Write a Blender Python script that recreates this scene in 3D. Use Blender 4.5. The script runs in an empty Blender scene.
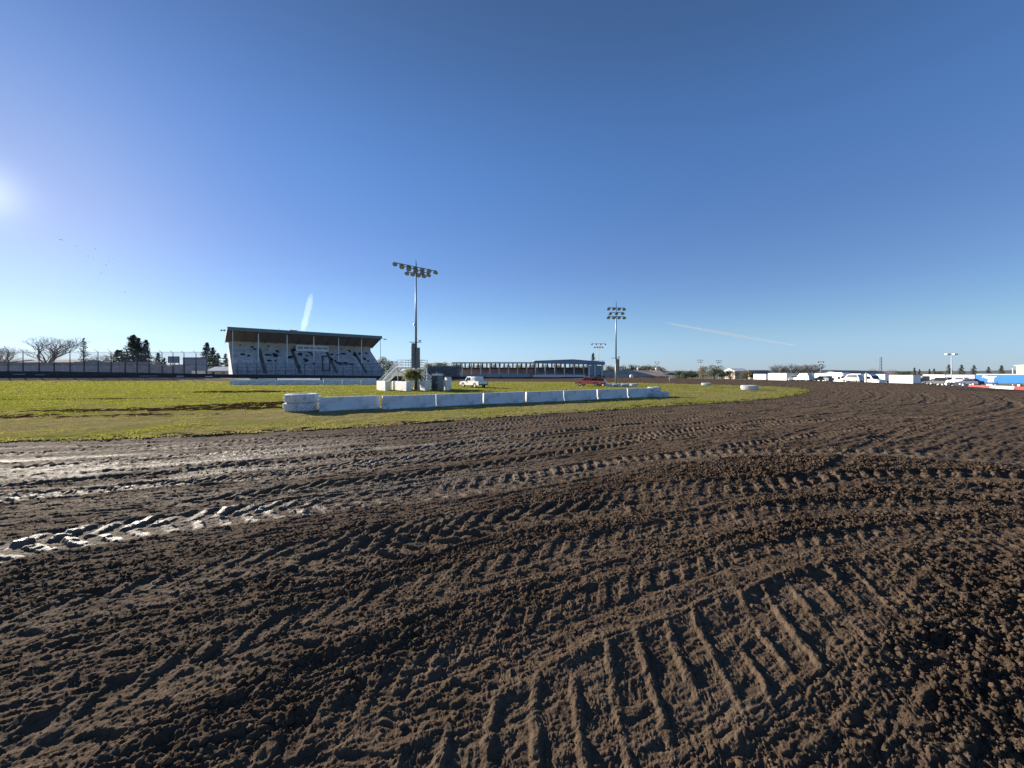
import bpy, math, random
import numpy as np
from mathutils import Vector, Matrix
random.seed(7)
rs = np.random.RandomState(11)
R = math.radians
PI = math.pi
scene = bpy.context.scene
COL = scene.collection
F = 385.0; HZ = 372.0; CZ = 2.5
def X(px, Y): return (px - 512.0) / F * Y
def Z(py, Y): return CZ + (HZ - py) / F * Y
f32 = np.float32

# ------------------------------------------------------------------ materials
def newmat(name):
    m = bpy.data.materials.new(name); m.use_nodes = True
    nt = m.node_tree; b = nt.nodes['Principled BSDF']
    return m, nt, b
def mat(name, col, rough=0.7, var=0.12, scale=3.0, metal=0.0, bump=0.0, spec=0.5, dirt=None, dscale=0.8, stretch=None):
    m, nt, b = newmat(name)
    N = nt.nodes; L = nt.links
    tc = N.new('ShaderNodeTexCoord')
    src = tc.outputs['Object']
    if stretch:
        mp = N.new('ShaderNodeMapping'); mp.inputs['Scale'].default_value = stretch
        L.new(src, mp.inputs['Vector']); src = mp.outputs['Vector']
    no = N.new('ShaderNodeTexNoise'); no.inputs['Scale'].default_value = scale; no.inputs['Detail'].default_value = 6
    L.new(src, no.inputs['Vector'])
    mr = N.new('ShaderNodeMapRange'); mr.inputs[1].default_value = 0.3; mr.inputs[2].default_value = 0.7
    mr.inputs[3].default_value = 1 - var; mr.inputs[4].default_value = 1 + var
    L.new(no.outputs['Fac'], mr.inputs[0])
    mx = N.new('ShaderNodeMix'); mx.data_type = 'RGBA'; mx.blend_type = 'MULTIPLY'; mx.inputs[0].default_value = 1
    mx.inputs[6].default_value = (*col, 1); L.new(mr.outputs[0], mx.inputs[7])
    out = mx.outputs[2]
    if dirt:
        n2 = N.new('ShaderNodeTexNoise'); n2.inputs['Scale'].default_value = dscale; n2.inputs['Detail'].default_value = 8
        L.new(src, n2.inputs['Vector'])
        r2 = N.new('ShaderNodeMapRange'); r2.inputs[1].default_value = 0.5; r2.inputs[2].default_value = 0.75; r2.inputs[4].default_value = 0.75
        L.new(n2.outputs['Fac'], r2.inputs[0])
        m2 = N.new('ShaderNodeMix'); m2.data_type = 'RGBA'
        L.new(r2.outputs[0], m2.inputs[0]); L.new(out, m2.inputs[6]); m2.inputs[7].default_value = (*dirt, 1)
        out = m2.outputs[2]
    L.new(out, b.inputs['Base Color'])
    b.inputs['Roughness'].default_value = rough; b.inputs['Metallic'].default_value = metal
    b.inputs['Specular IOR Level'].default_value = spec
    if bump:
        bp = N.new('ShaderNodeBump'); bp.inputs['Strength'].default_value = 0.5; bp.inputs['Distance'].default_value = bump
        L.new(no.outputs['Fac'], bp.inputs['Height']); L.new(bp.outputs['Normal'], b.inputs['Normal'])
    return m
M = {}
M['white_conc'] = mat('white painted concrete', (0.72, 0.73, 0.74), 0.75, 0.06, 5, bump=0.01, dirt=(0.36, 0.34, 0.32), dscale=1.6)
M['white_tyre'] = mat('white painted rubber', (0.72, 0.73, 0.74), 0.65, 0.1, 6, bump=0.01, dirt=(0.35, 0.32, 0.29), dscale=2.5)
M['white_paint'] = mat('white paint', (0.87, 0.86, 0.83), 0.4, 0.04, 2)
M['offwhite'] = mat('off white panel', (0.8, 0.79, 0.76), 0.5, 0.06, 2)
M['cream'] = mat('cream wall', (0.50, 0.45, 0.38), 0.8, 0.1, 0.8)
M['beige'] = mat('beige wall', (0.62, 0.54, 0.36), 0.8, 0.08, 0.8)
M['galv'] = mat('galvanised steel', (0.30, 0.32, 0.34), 0.5, 0.15, 4, metal=0.5)
M['speaker'] = mat('grey brown speaker boxes', (.2, .19, .18), .6, .15, 3)
M['lightsteel'] = mat('light grey steel', (0.62, 0.63, 0.64), 0.5, 0.1, 4, metal=0.2)
M['darksteel'] = mat('dark grey steel', (0.06, 0.065, 0.07), 0.5, 0.15, 4, metal=0.3)
M['alu'] = mat('weathered aluminium bench', (0.48, 0.50, 0.54), 0.5, 0.35, 1.1, metal=0.1, dirt=(0.22, 0.23, 0.25), dscale=0.5)
M['aisle'] = mat('olive grey stair', (0.14, 0.13, 0.11), 0.8, 0.15, 2)
M['fascia'] = mat('green grey roof edge', (0.16, 0.21, 0.21), 0.6, 0.1, 2)
M['soffit'] = mat('brown roof underside', (0.36, 0.30, 0.26), 0.85, 0.15, 0.5, stretch=(6, 0.5, 1))
M['roofgrey'] = mat('grey metal roof', (0.45, 0.48, 0.5), 0.5, 0.1, 1, metal=0.2)
M['blueroof'] = mat('blue grey fascia', (0.17, 0.24, 0.31), 0.5, 0.1, 1)
M['brownroof'] = mat('brown roof', (0.50, 0.34, 0.25), 0.85, 0.3, 0.35, dirt=(0.52, 0.46, 0.40), dscale=0.25)
M['brownseat'] = mat('reddish brown seat', (0.50, 0.30, 0.24), 0.8, 0.3, 0.5, dirt=(0.35, 0.31, 0.28), dscale=0.4)
M['darkterrace'] = mat('dark terrace', (0.17, 0.15, 0.15), 0.8, 0.5, 1.2, dirt=(0.42, 0.35, 0.30), dscale=0.9)
M['tanwall'] = mat('tan mottled wall', (.62, .44, .35), .85, .3, .5, dirt=(.4, .3, .25), dscale=.6)
M['darkwall'] = mat('dark wall boards', (0.035, 0.035, 0.045), 0.7, 0.3, 0.7)
M['bluegrey'] = mat('blue grey panel', (0.28, 0.33, 0.39), 0.6, 0.1, 0.6)
M['greywall'] = mat('grey wall', (0.34, 0.33, 0.36), 0.8, 0.15, 0.4)
M['cloth'] = mat('dark cloth', (0.02, 0.022, 0.03), 0.9, 0.3, 3)
M['black'] = mat('black rubber', (0.02, 0.02, 0.02), 0.8, 0.2, 6)
M['red'] = mat('faded red car paint', (0.70, 0.14, 0.13), 0.35, 0.1, 2, spec=0.5)
M['redbar'] = mat('red painted barrier', (0.40, 0.035, 0.025), 0.55, 0.15, 2, dirt=(0.35, 0.12, 0.1), dscale=1.5)
M['whitebar'] = mat('white plastic barrier', (0.74, 0.73, 0.70), 0.55, 0.1, 2)
M['blue'] = mat('bright blue paint', (0.001, 0.165, 0.52), 0.35, 0.08, 0.7)
M['navy'] = mat('navy paint', (0.02, 0.035, 0.10), 0.5, 0.1, 1)
M['orange'] = mat('orange paint', (0.65, 0.2, 0.04), 0.6, 0.1, 2)
M['bark'] = mat('bark', (0.17, 0.14, 0.115), 0.9, 0.3, 3)
M['palebark'] = mat('pale bark', (0.36, 0.31, 0.27), 0.9, 0.3, 3)
M['brownbark'] = mat('brown palm bark', (0.13, 0.065, 0.035), 0.9, 0.3, 4)
M['grime'] = mat('grey plastic', (0.17, 0.18, 0.19), 0.55, 0.1, 2)
M['roofdull'] = mat('dull pale roof', (.40, .39, .38), 1.0, .1, 1, spec=.05)
M['darkroof'] = mat('dark roof', (0.07, 0.08, 0.10), 0.6, 0.1, 1)
m, nt, b = newmat('vehicle glass'); b.inputs['Base Color'].default_value = (0.02, 0.025, 0.03, 1); b.inputs['Roughness'].default_value = 0.08
M['glass'] = m
m, nt, b = newmat('lamp glass'); b.inputs['Base Color'].default_value = (0.30, 0.33, 0.36, 1); b.inputs['Roughness'].default_value = 0.4; b.inputs['Metallic'].default_value = 0.1
M['lampglass'] = m
def leafmat(name, col, var=0.45, trans=0.35, scale=0.6):
    m = mat(name, col, 0.6, var, scale)
    nt = m.node_tree; N = nt.nodes; L = nt.links
    b = N['Principled BSDF']; out = [n for n in N if n.type == 'OUTPUT_MATERIAL'][0]
    tr = N.new('ShaderNodeBsdfTranslucent')
    L.new(b.inputs['Base Color'].links[0].from_socket, tr.inputs['Color'])
    ms = N.new('ShaderNodeMixShader'); ms.inputs[0].default_value = trans
    L.new(b.outputs[0], ms.inputs[1]); L.new(tr.outputs[0], ms.inputs[2]); L.new(ms.outputs[0], out.inputs['Surface'])
    return m
M['needle'] = leafmat('conifer needles', (0.10, 0.125, 0.09), 0.4, 0.4)  # needles lightened so the colour carries the haze
M['leaf'] = leafmat('dark green leaves', (0.085, 0.12, 0.045), 0.5, 0.3)
M['olive'] = leafmat('olive leaves', (0.15, 0.16, 0.065), 0.5, 0.3)
M['autumn'] = leafmat('yellow brown leaves', (0.27, 0.19, 0.085), 0.5, 0.3)
M['palm'] = leafmat('palm fronds', (0.24, 0.25, 0.08), 0.5, 0.35)
def netmat(name, col, alpha):
    m = mat(name, col, 0.7, 0.15, 1.0)
    nt = m.node_tree; N = nt.nodes; L = nt.links
    b = N['Principled BSDF']; out = [n for n in N if n.type == 'OUTPUT_MATERIAL'][0]
    tr = N.new('ShaderNodeBsdfTransparent'); ms = N.new('ShaderNodeMixShader'); ms.inputs[0].default_value = alpha
    L.new(tr.outputs[0], ms.inputs[1]); L.new(b.outputs[0], ms.inputs[2]); L.new(ms.outputs[0], out.inputs['Surface'])
    return m
M['net'] = netmat('thin wire netting', (0.2, 0.2, 0.21), 0.12)
M['screen'] = netmat('grey windscreen cloth', (0.40, 0.38, 0.41), 0.55)

# ------------------------------------------------------------------ mesh builder
class MB:
    def __init__(s): s.v = []; s.f = []
    def add(s, vs, fs):
        o = len(s.v); s.v += [tuple(p) for p in vs]; s.f += [tuple(i + o for i in f) for f in fs]; return s
    def box(s, c, d, rz=0.0, ry=0.0, rx=0.0):
        vs = []
        mt = Matrix.Rotation(rz, 3, 'Z') @ Matrix.Rotation(ry, 3, 'Y') @ Matrix.Rotation(rx, 3, 'X')
        for x in (-.5, .5):
            for y in (-.5, .5):
                for z in (-.5, .5):
                    p = mt @ Vector((x * d[0], y * d[1], z * d[2])); vs.append((p.x + c[0], p.y + c[1], p.z + c[2]))
        return s.add(vs, [(0, 1, 3, 2), (4, 6, 7, 5), (0, 4, 5, 1), (2, 3, 7, 6), (0, 2, 6, 4), (1, 5, 7, 3)])
    def bb(s, x0, x1, y0, y1, z0, z1): return s.box(((x0 + x1) / 2, (y0 + y1) / 2, (z0 + z1) / 2), (x1 - x0, y1 - y0, z1 - z0))
    def tube(s, p0, p1, r0, r1=None, n=6, cap=True):
        if r1 is None: r1 = r0
        p0 = Vector(p0); p1 = Vector(p1); d = (p1 - p0)
        if d.length < 1e-6: return s
        d.normalize(); a = Vector((0, 0, 1)) if abs(d.z) < 0.9 else Vector((1, 0, 0))
        u = d.cross(a).normalized(); w = d.cross(u); vs = []
        for p, r in ((p0, r0), (p1, r1)):
            for k in range(n):
                t = 2 * PI * k / n; vs.append(p + u * (r * math.cos(t)) + w * (r * math.sin(t)))
        fs = [(k, (k + 1) % n, n + (k + 1) % n, n + k) for k in range(n)]
        if cap: fs += [tuple(range(n))[::-1], tuple(range(n, 2 * n))]
        return s.add(vs, fs)
    def prism(s, prof, a0, a1, axis='y'):   # profile in (p,q) swept along an axis
        n = len(prof); vs = []
        for a in (a0, a1):
            for p, q in prof:
                vs.append((p, a, q) if axis == 'y' else ((a, p, q) if axis == 'x' else (p, q, a)))
        fs = [(k, (k + 1) % n, n + (k + 1) % n, n + k) for k in range(n)] + [tuple(range(n))[::-1], tuple(range(n, 2 * n))]
        return s.add(vs, fs)
    def lathe(s, prof, n=24, c=(0, 0, 0), axis='z'):
        vs = []
        for r, z in prof:
            for k in range(n):
                t = 2 * PI * k / n; p = (r * math.cos(t), r * math.sin(t), z)
                if axis == 'y': p = (p[0], p[2], p[1])
                vs.append((p[0] + c[0], p[1] + c[1], p[2] + c[2]))
        fs = [(i * n + k, i * n + (k + 1) % n, (i + 1) * n + (k + 1) % n, (i + 1) * n + k) for i in range(len(prof) - 1) for k in range(n)]
        return s.add(vs, fs)
    def build(s, name, m, parent=None, smooth=False):
        me = bpy.data.meshes.new(name); me.from_pydata([tuple(v) for v in s.v], [], s.f); me.update()
        import bmesh
        bm = bmesh.new(); bm.from_mesh(me); bmesh.ops.recalc_face_normals(bm, faces=bm.faces); bm.to_mesh(me); bm.free()
        if smooth: me.polygons.foreach_set('use_smooth', [True] * len(me.polygons))
        me.materials.append(M[m] if isinstance(m, str) else m)
        o = bpy.data.objects.new(name, me); COL.objects.link(o)
        if parent: o.parent = parent
        return o
def tag(o, label, cat, group=None, kind=None):
    if label: o['label'] = label
    if cat: o['category'] = cat
    if group: o['group'] = group
    if kind: o['kind'] = kind
    return o
def empty(name, loc, rz=0.0, label=None, cat=None, group=None, sc=1.0):
    o = bpy.data.objects.new(name, None); COL.objects.link(o)
    o.location = loc; o.rotation_euler = (0, 0, rz); o.scale = (sc,) * 3 if not isinstance(sc, tuple) else sc
    return tag(o, label, cat, group)
def kids(o): return [c for c in bpy.data.objects if c.parent == o]
def dup(o, loc=None, rz=None, label=None, group=None, sc=None, parent=None):
    def rec(src, par):
        c = src.copy(); COL.objects.link(c); c.parent = par
        for k in kids(src): rec(k, c)
        return c
    r = rec(o, parent)
    if loc is not None: r.location = loc
    if rz is not None: r.rotation_euler = (0, 0, rz)
    if sc is not None: r.scale = (sc,) * 3 if not isinstance(sc, tuple) else sc
    if label: r['label'] = label
    if group: r['group'] = group
    return r

def span(px0, px1, Y, th):
    k1 = (px1 - 512) / F; x0 = X(px0, Y); c, s_ = math.cos(th), math.sin(th); return (k1 * Y - x0) / (c - k1 * s_)
TH_ = R(-80)
# ------------------------------------------------------------------ noise
def hsh(ix, iy, seed):
    a = ix.astype(np.int64).astype(np.uint32) * np.uint32(374761393) + iy.astype(np.int64).astype(np.uint32) * np.uint32(668265263) + np.uint32((seed * 2246822519) & 0xffffffff)
    a ^= a >> np.uint32(13); a *= np.uint32(1274126177); a ^= a >> np.uint32(16); a *= np.uint32(2246822519); a ^= a >> np.uint32(15)
    return (a & np.uint32(0xffffff)).astype(f32) / f32(0x1000000)
def pn(x, y, seed=0):
    fx = np.floor(x); fy = np.floor(y); dx = (x - fx).astype(f32); dy = (y - fy).astype(f32)
    u = dx * dx * dx * (dx * (dx * 6 - 15) + 10); v = dy * dy * dy * (dy * (dy * 6 - 15) + 10)
    def g(ox, oy):
        t = hsh(fx + ox, fy + oy, seed) * f32(2 * PI)
        return np.cos(t) * (dx - ox) + np.sin(t) * (dy - oy)
    a = g(0, 0) * (1 - u) + g(1, 0) * u; b = g(0, 1) * (1 - u) + g(1, 1) * u
    return (a * (1 - v) + b * v) * f32(1.5)
def fbm(x, y, seed=0, o=4, g=0.5):
    r = 0; a = 1.0
    for k in range(o): r = r + a * pn(x * 2 ** k + k * 17.3, y * 2 ** k - k * 9.1, seed + k); a *= g
    return r
def lumps(x, y, seed=0, rad=0.62, thr=0.3):
    fx = np.floor(x); fy = np.floor(y); out = np.zeros(x.shape, f32)
    for ox in (-1, 0, 1):
        for oy in (-1, 0, 1):
            cx = fx + ox; cy = fy + oy
            px = cx + hsh(cx, cy, seed); py = cy + hsh(cx, cy, seed + 1); h = hsh(cx, cy, seed + 2)
            an = hsh(cx, cy, seed + 3) * f32(PI); st = 0.7 + 0.8 * hsh(cx, cy, seed + 4)
            ddx = x - px; ddy = y - py
            a = (ddx * np.cos(an) + ddy * np.sin(an)) * st; b = (-ddx * np.sin(an) + ddy * np.cos(an)) / st
            rr = rad * (0.45 + 0.55 * h)
            q = np.maximum(0, 1 - (a * a + b * b) / (rr * rr)) ** 0.55 * np.where(h > thr, 0.4 + 0.6 * h, 0)
            out = np.maximum(out, q.astype(f32))
    return out
def sstep(a, b, x):
    t = np.clip((x - a) / (b - a), 0, 1); return t * t * (3 - 2 * t)

# ------------------------------------------------------------------ infield outline and terrain height
ctrl = [(-18.2, 13.65), (-13.7, 14.6), (-9, 16.3), (-5.3, 18.2), (0, 21.6), (8.9, 26.7), (22, 34.4), (32.7, 43.7), (40.5, 53.0), (44.5, 62),
        (42.5, 70), (36, 78.5), (24.5, 88), (10, 96), (-18, 100), (-74, 104), (-134, 107), (-175, 104), (-205, 85), (-208, 55), (-170, 25), (-110, 11), (-60, 8.5), (-34, 10.5)]
def catmull(P, closed, per):
    out = []; n = len(P)
    for i in range(n if closed else n - 1):
        p = [np.array(P[(i + k - 1) % n] if closed else P[min(max(i + k - 1, 0), n - 1)], float) for k in range(4)]
        for j in range(per):
            t = j / per
            out.append(0.5 * (2 * p[1] + (p[2] - p[0]) * t + (2 * p[0] - 5 * p[1] + 4 * p[2] - p[3]) * t * t + (3 * p[1] - p[0] - 3 * p[2] + p[3]) * t ** 3))
    if not closed: out.append(np.array(P[-1], float))
    return np.array(out)
OUT = catmull(ctrl, True, 10)
GX = np.arange(-250, 130, 0.75); GY = np.arange(-70, 190, 0.75)
gx, gy = np.meshgrid(GX, GY)
best = np.full(gx.shape, 1e9); ss = np.zeros(gx.shape); inside = np.zeros(gx.shape, bool); acc = 0
for i in range(len(OUT)):
    a = OUT[i]; b = OUT[(i + 1) % len(OUT)]; e = b - a; Lg = np.hypot(*e)
    t = np.clip(((gx - a[0]) * e[0] + (gy - a[1]) * e[1]) / Lg ** 2, 0, 1)
    dd = np.hypot(gx - a[0] - t * e[0], gy - a[1] - t * e[1]); m_ = dd < best
    best[m_] = dd[m_]; ss[m_] = (acc + t * Lg)[m_]; acc += Lg
    c_ = ((a[1] > gy) != (b[1] > gy)) & (gx < (b[0] - a[0]) * (gy - a[1]) / (b[1] - a[1] + 1e-12) + a[0]); inside ^= c_
SD = np.where(inside, -best, best).astype(f32); SA = ss.astype(f32)
def samp(G, x, y):
    u = np.clip((x - GX[0]) / 0.75, 0, len(GX) - 1.001); v = np.clip((y - GY[0]) / 0.75, 0, len(GY) - 1.001)
    iu = u.astype(int); iv = v.astype(int); fu = u - iu; fv = v - iv
    return (G[iv, iu] * (1 - fu) + G[iv, iu + 1] * fu) * (1 - fv) + (G[iv + 1, iu] * (1 - fu) + G[iv + 1, iu + 1] * fu) * fv
def dist(x, y):
    d = samp(SD, x, y)
    ox = np.maximum(0, np.maximum(GX[0] - x, x - GX[-1])); oy = np.maximum(0, np.maximum(GY[0] - y, y - GY[-1]))
    return d + np.hypot(ox, oy)
def arr(*a): return [np.atleast_1d(np.asarray(q, float)) for q in a]
def H(x, y):
    x, y = arr(x, y); d = dist(x, y)
    hn = np.interp(x, [-135, -75, -20, 10, 35, 55], [1.5, 1.3, .65, .6, 1.0, .7])
    hs = np.interp(x, [0, 12, 30, 60], [0.9, 0.85, .5, .35])
    k = sstep(38, 75, y); hb = hn * k + hs * (1 - k)
    on = 0.4; oe = -1.9
    e = sstep(25, 50, x) * sstep(-10, 30, y)
    ho = on * (1 - e) + oe * e
    bank = hb * sstep(-0.5, 17, d)
    fall = sstep(19.5, 26 + 10 * e, d)
    far = np.minimum(1, 0)
    return bank * (1 - fall) + ho * fall
def h1(x, y): return float(H(x, y)[0])
def ground_at(px, py):
    z = 0.8
    for _ in range(12):
        Y = (CZ - z) * F / (py - HZ); z = 0.5 * z + 0.5 * h1(X(px, Y), Y)
    return X(px, Y), Y

# ------------------------------------------------------------------ tyre tracks (centre lines found on the ground)
TR = [
 dict(p=[(-140, 592), (0, 553), (100, 534), (200, 519), (300, 507), (400, 495), (520, 480), (600, 467), (700, 455), (800, 452), (900, 454), (1000, 459), (1100, 470)], hw=.42, pitch=.25, dep=.034, wet_glint=.9),
 dict(p=[(-140, 520), (0, 499), (120, 488), (250, 476), (400, 460), (520, 447), (650, 434), (760, 424), (860, 419), (960, 417), (1080, 418)], hw=.36, pitch=.25, dep=.034, wet_glint=.8),
 dict(p=[(-140, 480), (0, 470), (150, 462), (330, 450), (500, 438), (640, 424), (760, 413), (850, 405), (920, 399)], hw=.36, pitch=.25, dep=.034, wet_glint=.6),
 dict(p=[(-100, 458), (60, 452), (250, 444), (450, 429), (600, 415), (720, 405), (810, 398), (850, 392)], hw=.4, pitch=.28, dep=.034, wet_glint=.4),
 dict(p=[(330, 560), (420, 538), (520, 517), (660, 500), (780, 488), (870, 479), (960, 476), (1080, 480)], hw=.36, pitch=.26, dep=.040, wet_glint=.15),
 dict(p=[(400, 860), (500, 775), (560, 735), (610, 708), (655, 685), (700, 660), (760, 633), (840, 602), (920, 576), (1010, 552), (1100, 532)], hw=.32, pitch=.235, dep=.020, wet_glint=.1, bars=True),
 dict(p=[(-80, 655), (100, 603), (250, 565), (400, 532), (540, 506), (700, 486), (850, 482), (1000, 492), (1080, 500)], hw=.26, pitch=.22, dep=.020, wet_glint=.1),
 dict(p=[(-60, 800), (120, 705), (300, 632), (440, 588), (560, 556), (700, 525), (840, 508), (960, 506), (1080, 516)], hw=.24, pitch=.22, dep=.018, wet_glint=.05),
 dict(p=[(180, 860), (330, 740), (450, 672), (560, 625), (680, 585), (800, 553), (930, 532), (1080, 520)], hw=.22, pitch=.2, dep=.016, wet_glint=0),
 dict(p=[(820, 475), (880, 440), (930, 420), (985, 403), (1020, 396)], hw=.12, pitch=.2, dep=.012, wet_glint=0, plain=True),
 dict(p=[(700, 462), (790, 436), (870, 414), (930, 402)], hw=.12, pitch=.2, dep=.012, wet_glint=0, plain=True),
]
def offset_line(d, i0, i1, wob, ph):
    P = []
    N_ = len(OUT)
    for i in range(i0, i1, 3):
        a = OUT[(i - 1) % N_]; b = OUT[(i + 1) % N_]; e = (b - a) / np.hypot(*(b - a)); nrm = np.array([e[1], -e[0]]); q = OUT[i % N_] + nrm * 1.0
        if dist(q[0:1], q[1:2])[0] < 0: nrm = -nrm
        P.append(OUT[i % N_] + nrm * (d + wob * math.sin(i * .09 + ph)))
    return P
for q_, (d_, i0, i1) in enumerate(((1.4, -20, 62), (2.3, -20, 110), (3.1, -20, 110), (4.0, -16, 100), (4.9, -16, 100), (5.8, -16, 112), (6.7, -12, 112), (7.6, -8, 100), (8.5, 0, 112), (9.4, 6, 100), (10.3, 10, 112), (11.3, 20, 100), (12.3, 30, 100), (13.4, 36, 110), (14.6, 42, 110), (15.8, 50, 110))):
    TR.append(dict(w=offset_line(d_, i0, i1, .35 + .03 * q_, q_ * 1.7), hw=.27, pitch=.24 + .02 * (q_ % 3), dep=.034 + .006 * (q_ % 3), wet_glint=.3))
def track_field(x, y):
    n = x.size; h = np.zeros(n, f32); flat = np.zeros(n, f32); wet_glint = np.zeros(n, f32)
    for ti, T in enumerate(TR):
        P = list(T.get('w', []))
        for (px, py) in T.get('p', []):
            P.append(ground_at(px, py))
        P = catmull(P, False, 14 if 'p' in T else 3); hw = T['hw']
        seg = []; a0 = 0
        x0, x1, y0, y1 = P[:, 0].min() - 1, P[:, 0].max() + 1, P[:, 1].min() - 1, P[:, 1].max() + 1
        idx = np.nonzero((x > x0) & (x < x1) & (y > y0) & (y < y1))[0]
        xs = x[idx]; ys = y[idx]; bd = np.full(idx.size, 9.0, f32); bt = np.zeros(idx.size, f32); bs = np.zeros(idx.size, f32)
        for i in range(len(P) - 1):
            a = P[i]; b = P[i + 1]; e = b - a; Lg = float(np.hypot(*e))
            if Lg < 1e-4: continue
            k = np.nonzero((xs > min(a[0], b[0]) - .9) & (xs < max(a[0], b[0]) + .9) & (ys > min(a[1], b[1]) - .9) & (ys < max(a[1], b[1]) + .9))[0]
            if k.size:
                rx = xs[k] - a[0]; ry = ys[k] - a[1]; t = np.clip((rx * e[0] + ry * e[1]) / Lg ** 2, 0, 1)
                qx = rx - t * e[0]; qy = ry - t * e[1]; D = np.hypot(qx, qy); w = D < bd[k]
                kk = k[w]; bd[kk] = D[w]; bt[kk] = np.where((e[0] * ry - e[1] * rx) > 0, D, -D)[w]; bs[kk] = (a0 + t * Lg)[w]
            a0 += Lg
        k = np.nonzero(bd < .9)[0]; t = bt[k]; s = bs[k]; ii = idx[k]
        s = s + 0.05 * pn(s * 1.1, t * 2, 51 + ti); t = t + .05 * pn(s * .5, s * 0 + ti, 77)
        at = np.abs(t); m = 1 - sstep(hw * .85, hw * 1.12, at)
        fade = np.clip(0.95 + .8 * pn(s * .35, t * 0.6, 90 + ti), 0.35, 1)
        p_ = T['pitch']
        if T.get('plain'):
            hh = -T['dep'] * m; rid = 0
        else:
            if T.get('bars'): ph = s / p_ - 1.0 * t / p_ * .8
            else: ph = s / p_ + np.where(t > 0, .5, 0) - at / p_ * (.5 if T['wet_glint'] > .8 else .85)
            fr = ph - np.floor(ph); q = np.abs(fr - .5) * 2         # 0 middle .. 1 edge
            if T.get('bars'): q = q + .10 * pn(s * 7, t * 7, 15) + .10 * pn(s * 20, t * 20, 16); rid = (1 - sstep(.05, .34, q)) * np.clip(.75 + 1.1 * pn(s * 4.3, t * 3.1, 18), .05, 1.25)
            else: rid = (1 - sstep(.32, .55, q + .10 * pn(s * 9, t * 9, 19))) * sstep(.02, .06, at) * np.clip(.85 + .7 * pn(s * 2.3, t * 3.1, 18), .1, 1.3)
            hh = m * (-T['dep'] * (.2 if T.get('bars') else .55) + T['dep'] * rid * (0.8 + .5 * pn(s * 9, t * 9, 5)))
        berm = np.exp(-((at - hw * 1.2) / .07) ** 2) * T['dep'] * (.15 if T.get('bars') else .4) * (1 + 1.2 * pn(s * 3, t * 4, 33 + ti))
        h[ii] += ((hh + .7 * berm) * fade).astype(f32)
        flat[ii] = np.maximum(flat[ii], m * fade); wet_glint[ii] = np.maximum(wet_glint[ii], (m * T['wet_glint'] * fade * (.25 + .75 * rid)).astype(f32))
    return h, flat, wet_glint

# ------------------------------------------------------------------ ground grid
th_f = np.arange(-60, 60.01, 0.088); th_b = np.concatenate([np.arange(61, 300, 2.0)])
TH = np.radians(np.concatenate([th_f, th_b])).astype(np.float64)
rr = [0.25]
while rr[-1] < 1.25: rr.append(rr[-1] * 1.06)
while rr[-1] < 9: rr.append(rr[-1] * 1.0032)
while rr[-1] < 36: rr.append(rr[-1] * 1.0048)
while rr[-1] < 260: rr.append(rr[-1] * 1.012)
while rr[-1] < 6000: rr.append(rr[-1] * 1.12)
RR = np.array(rr); nr = len(RR); nt_ = len(TH)
Rg, Tg = np.meshgrid(RR, TH, indexing='ij')
xx = (Rg * np.sin(Tg)).ravel(); yy = (Rg * np.cos(Tg)).ravel(); rg = Rg.ravel()
base = H(xx, yy); dd0 = dist(xx, yy); sa = samp(SA, xx, yy)
dj = dd0 + 0.35 * pn(xx * .9, yy * .9, 4) + 0.18 * pn(xx * 4, yy * 4, 6)
z = base.astype(np.float64).copy()
isd = (dj > 0) & (dd0 < 24) & (rg < 260)
k = np.nonzero(isd)[0]; xd = xx[k]; yd = yy[k]; dk = dd0[k]; sk = sa[k]
th, flat, wet_glint = track_field(xd, yd)
rough = np.clip(.55 + .9 * fbm(xd * .45 + 3, yd * .45, 21, 3), 0.05, 1.3)
streak = np.clip(.5 + .9 * pn(sk * .12, dk * .5, 22), 0, 1)
left = 1 - sstep(-3.5, 1.0, xd - 0.15 * yd)                      # compacted, smeared part of the track
rgt = sstep(1.6, 3.2, xd) * (1 - sstep(6.0, 9.0, yd)) * sstep(-.8, .6, xd - .55 * yd + .6 * pn(xd * .8, yd * .8, 8))
band = sstep(.05, .45, pn(sk * .06, dk * .75, 501) + .35 * pn(sk * .5, dk * 2.2, 502) + .15)
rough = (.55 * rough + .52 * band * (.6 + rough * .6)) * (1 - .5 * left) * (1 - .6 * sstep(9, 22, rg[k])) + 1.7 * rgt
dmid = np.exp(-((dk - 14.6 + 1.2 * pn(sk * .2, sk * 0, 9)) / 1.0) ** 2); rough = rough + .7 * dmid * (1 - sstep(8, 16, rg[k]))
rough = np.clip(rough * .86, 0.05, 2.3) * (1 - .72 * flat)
near = 1 - sstep(10, 30, rg[k])
hz = .035 * pn(xd * .5, yd * .5, 1) + .012 * pn(xd * 1.6, yd * 1.6, 2)
hz = hz + .010 * streak * fbm(sk * .9, dk * 6.5, 3, 3, .6) * (1 - .5 * flat)
def ridg(x, y, seed, o, g=.55):
    r = 0; a_ = 1.0
    for q in range(o): r = r + a_ * (0.45 - np.abs(pn(x * 1.9 ** q + q * 7.7, y * 1.9 ** q - q * 3.3, seed + q)) * 1.6); a_ *= g
    return r
wx = .05 * fbm(xd * 5, yd * 5, 201, 2); wy = .05 * fbm(xd * 5 + 9, yd * 5, 205, 2)
xr = xd * .87 + yd * .5 + wx; yr = -xd * .5 + yd * .87 + wy
L1 = lumps(xr / .22, yr / .13, 100, .7, .5); L2 = lumps(xr / .095 + 5, yr / .055, 120, .7, .35); L3 = lumps(xr / .045, yr / .028 + 3, 140, .7, .2)
tear = sstep(.25, .75, .5 + .9 * fbm(xd * 1.3, yd * 1.3, 301, 3, .6))
hz = hz + rough * near * (.010 * L1 * tear + .0095 * L2 + .0085 * L3)
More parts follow.
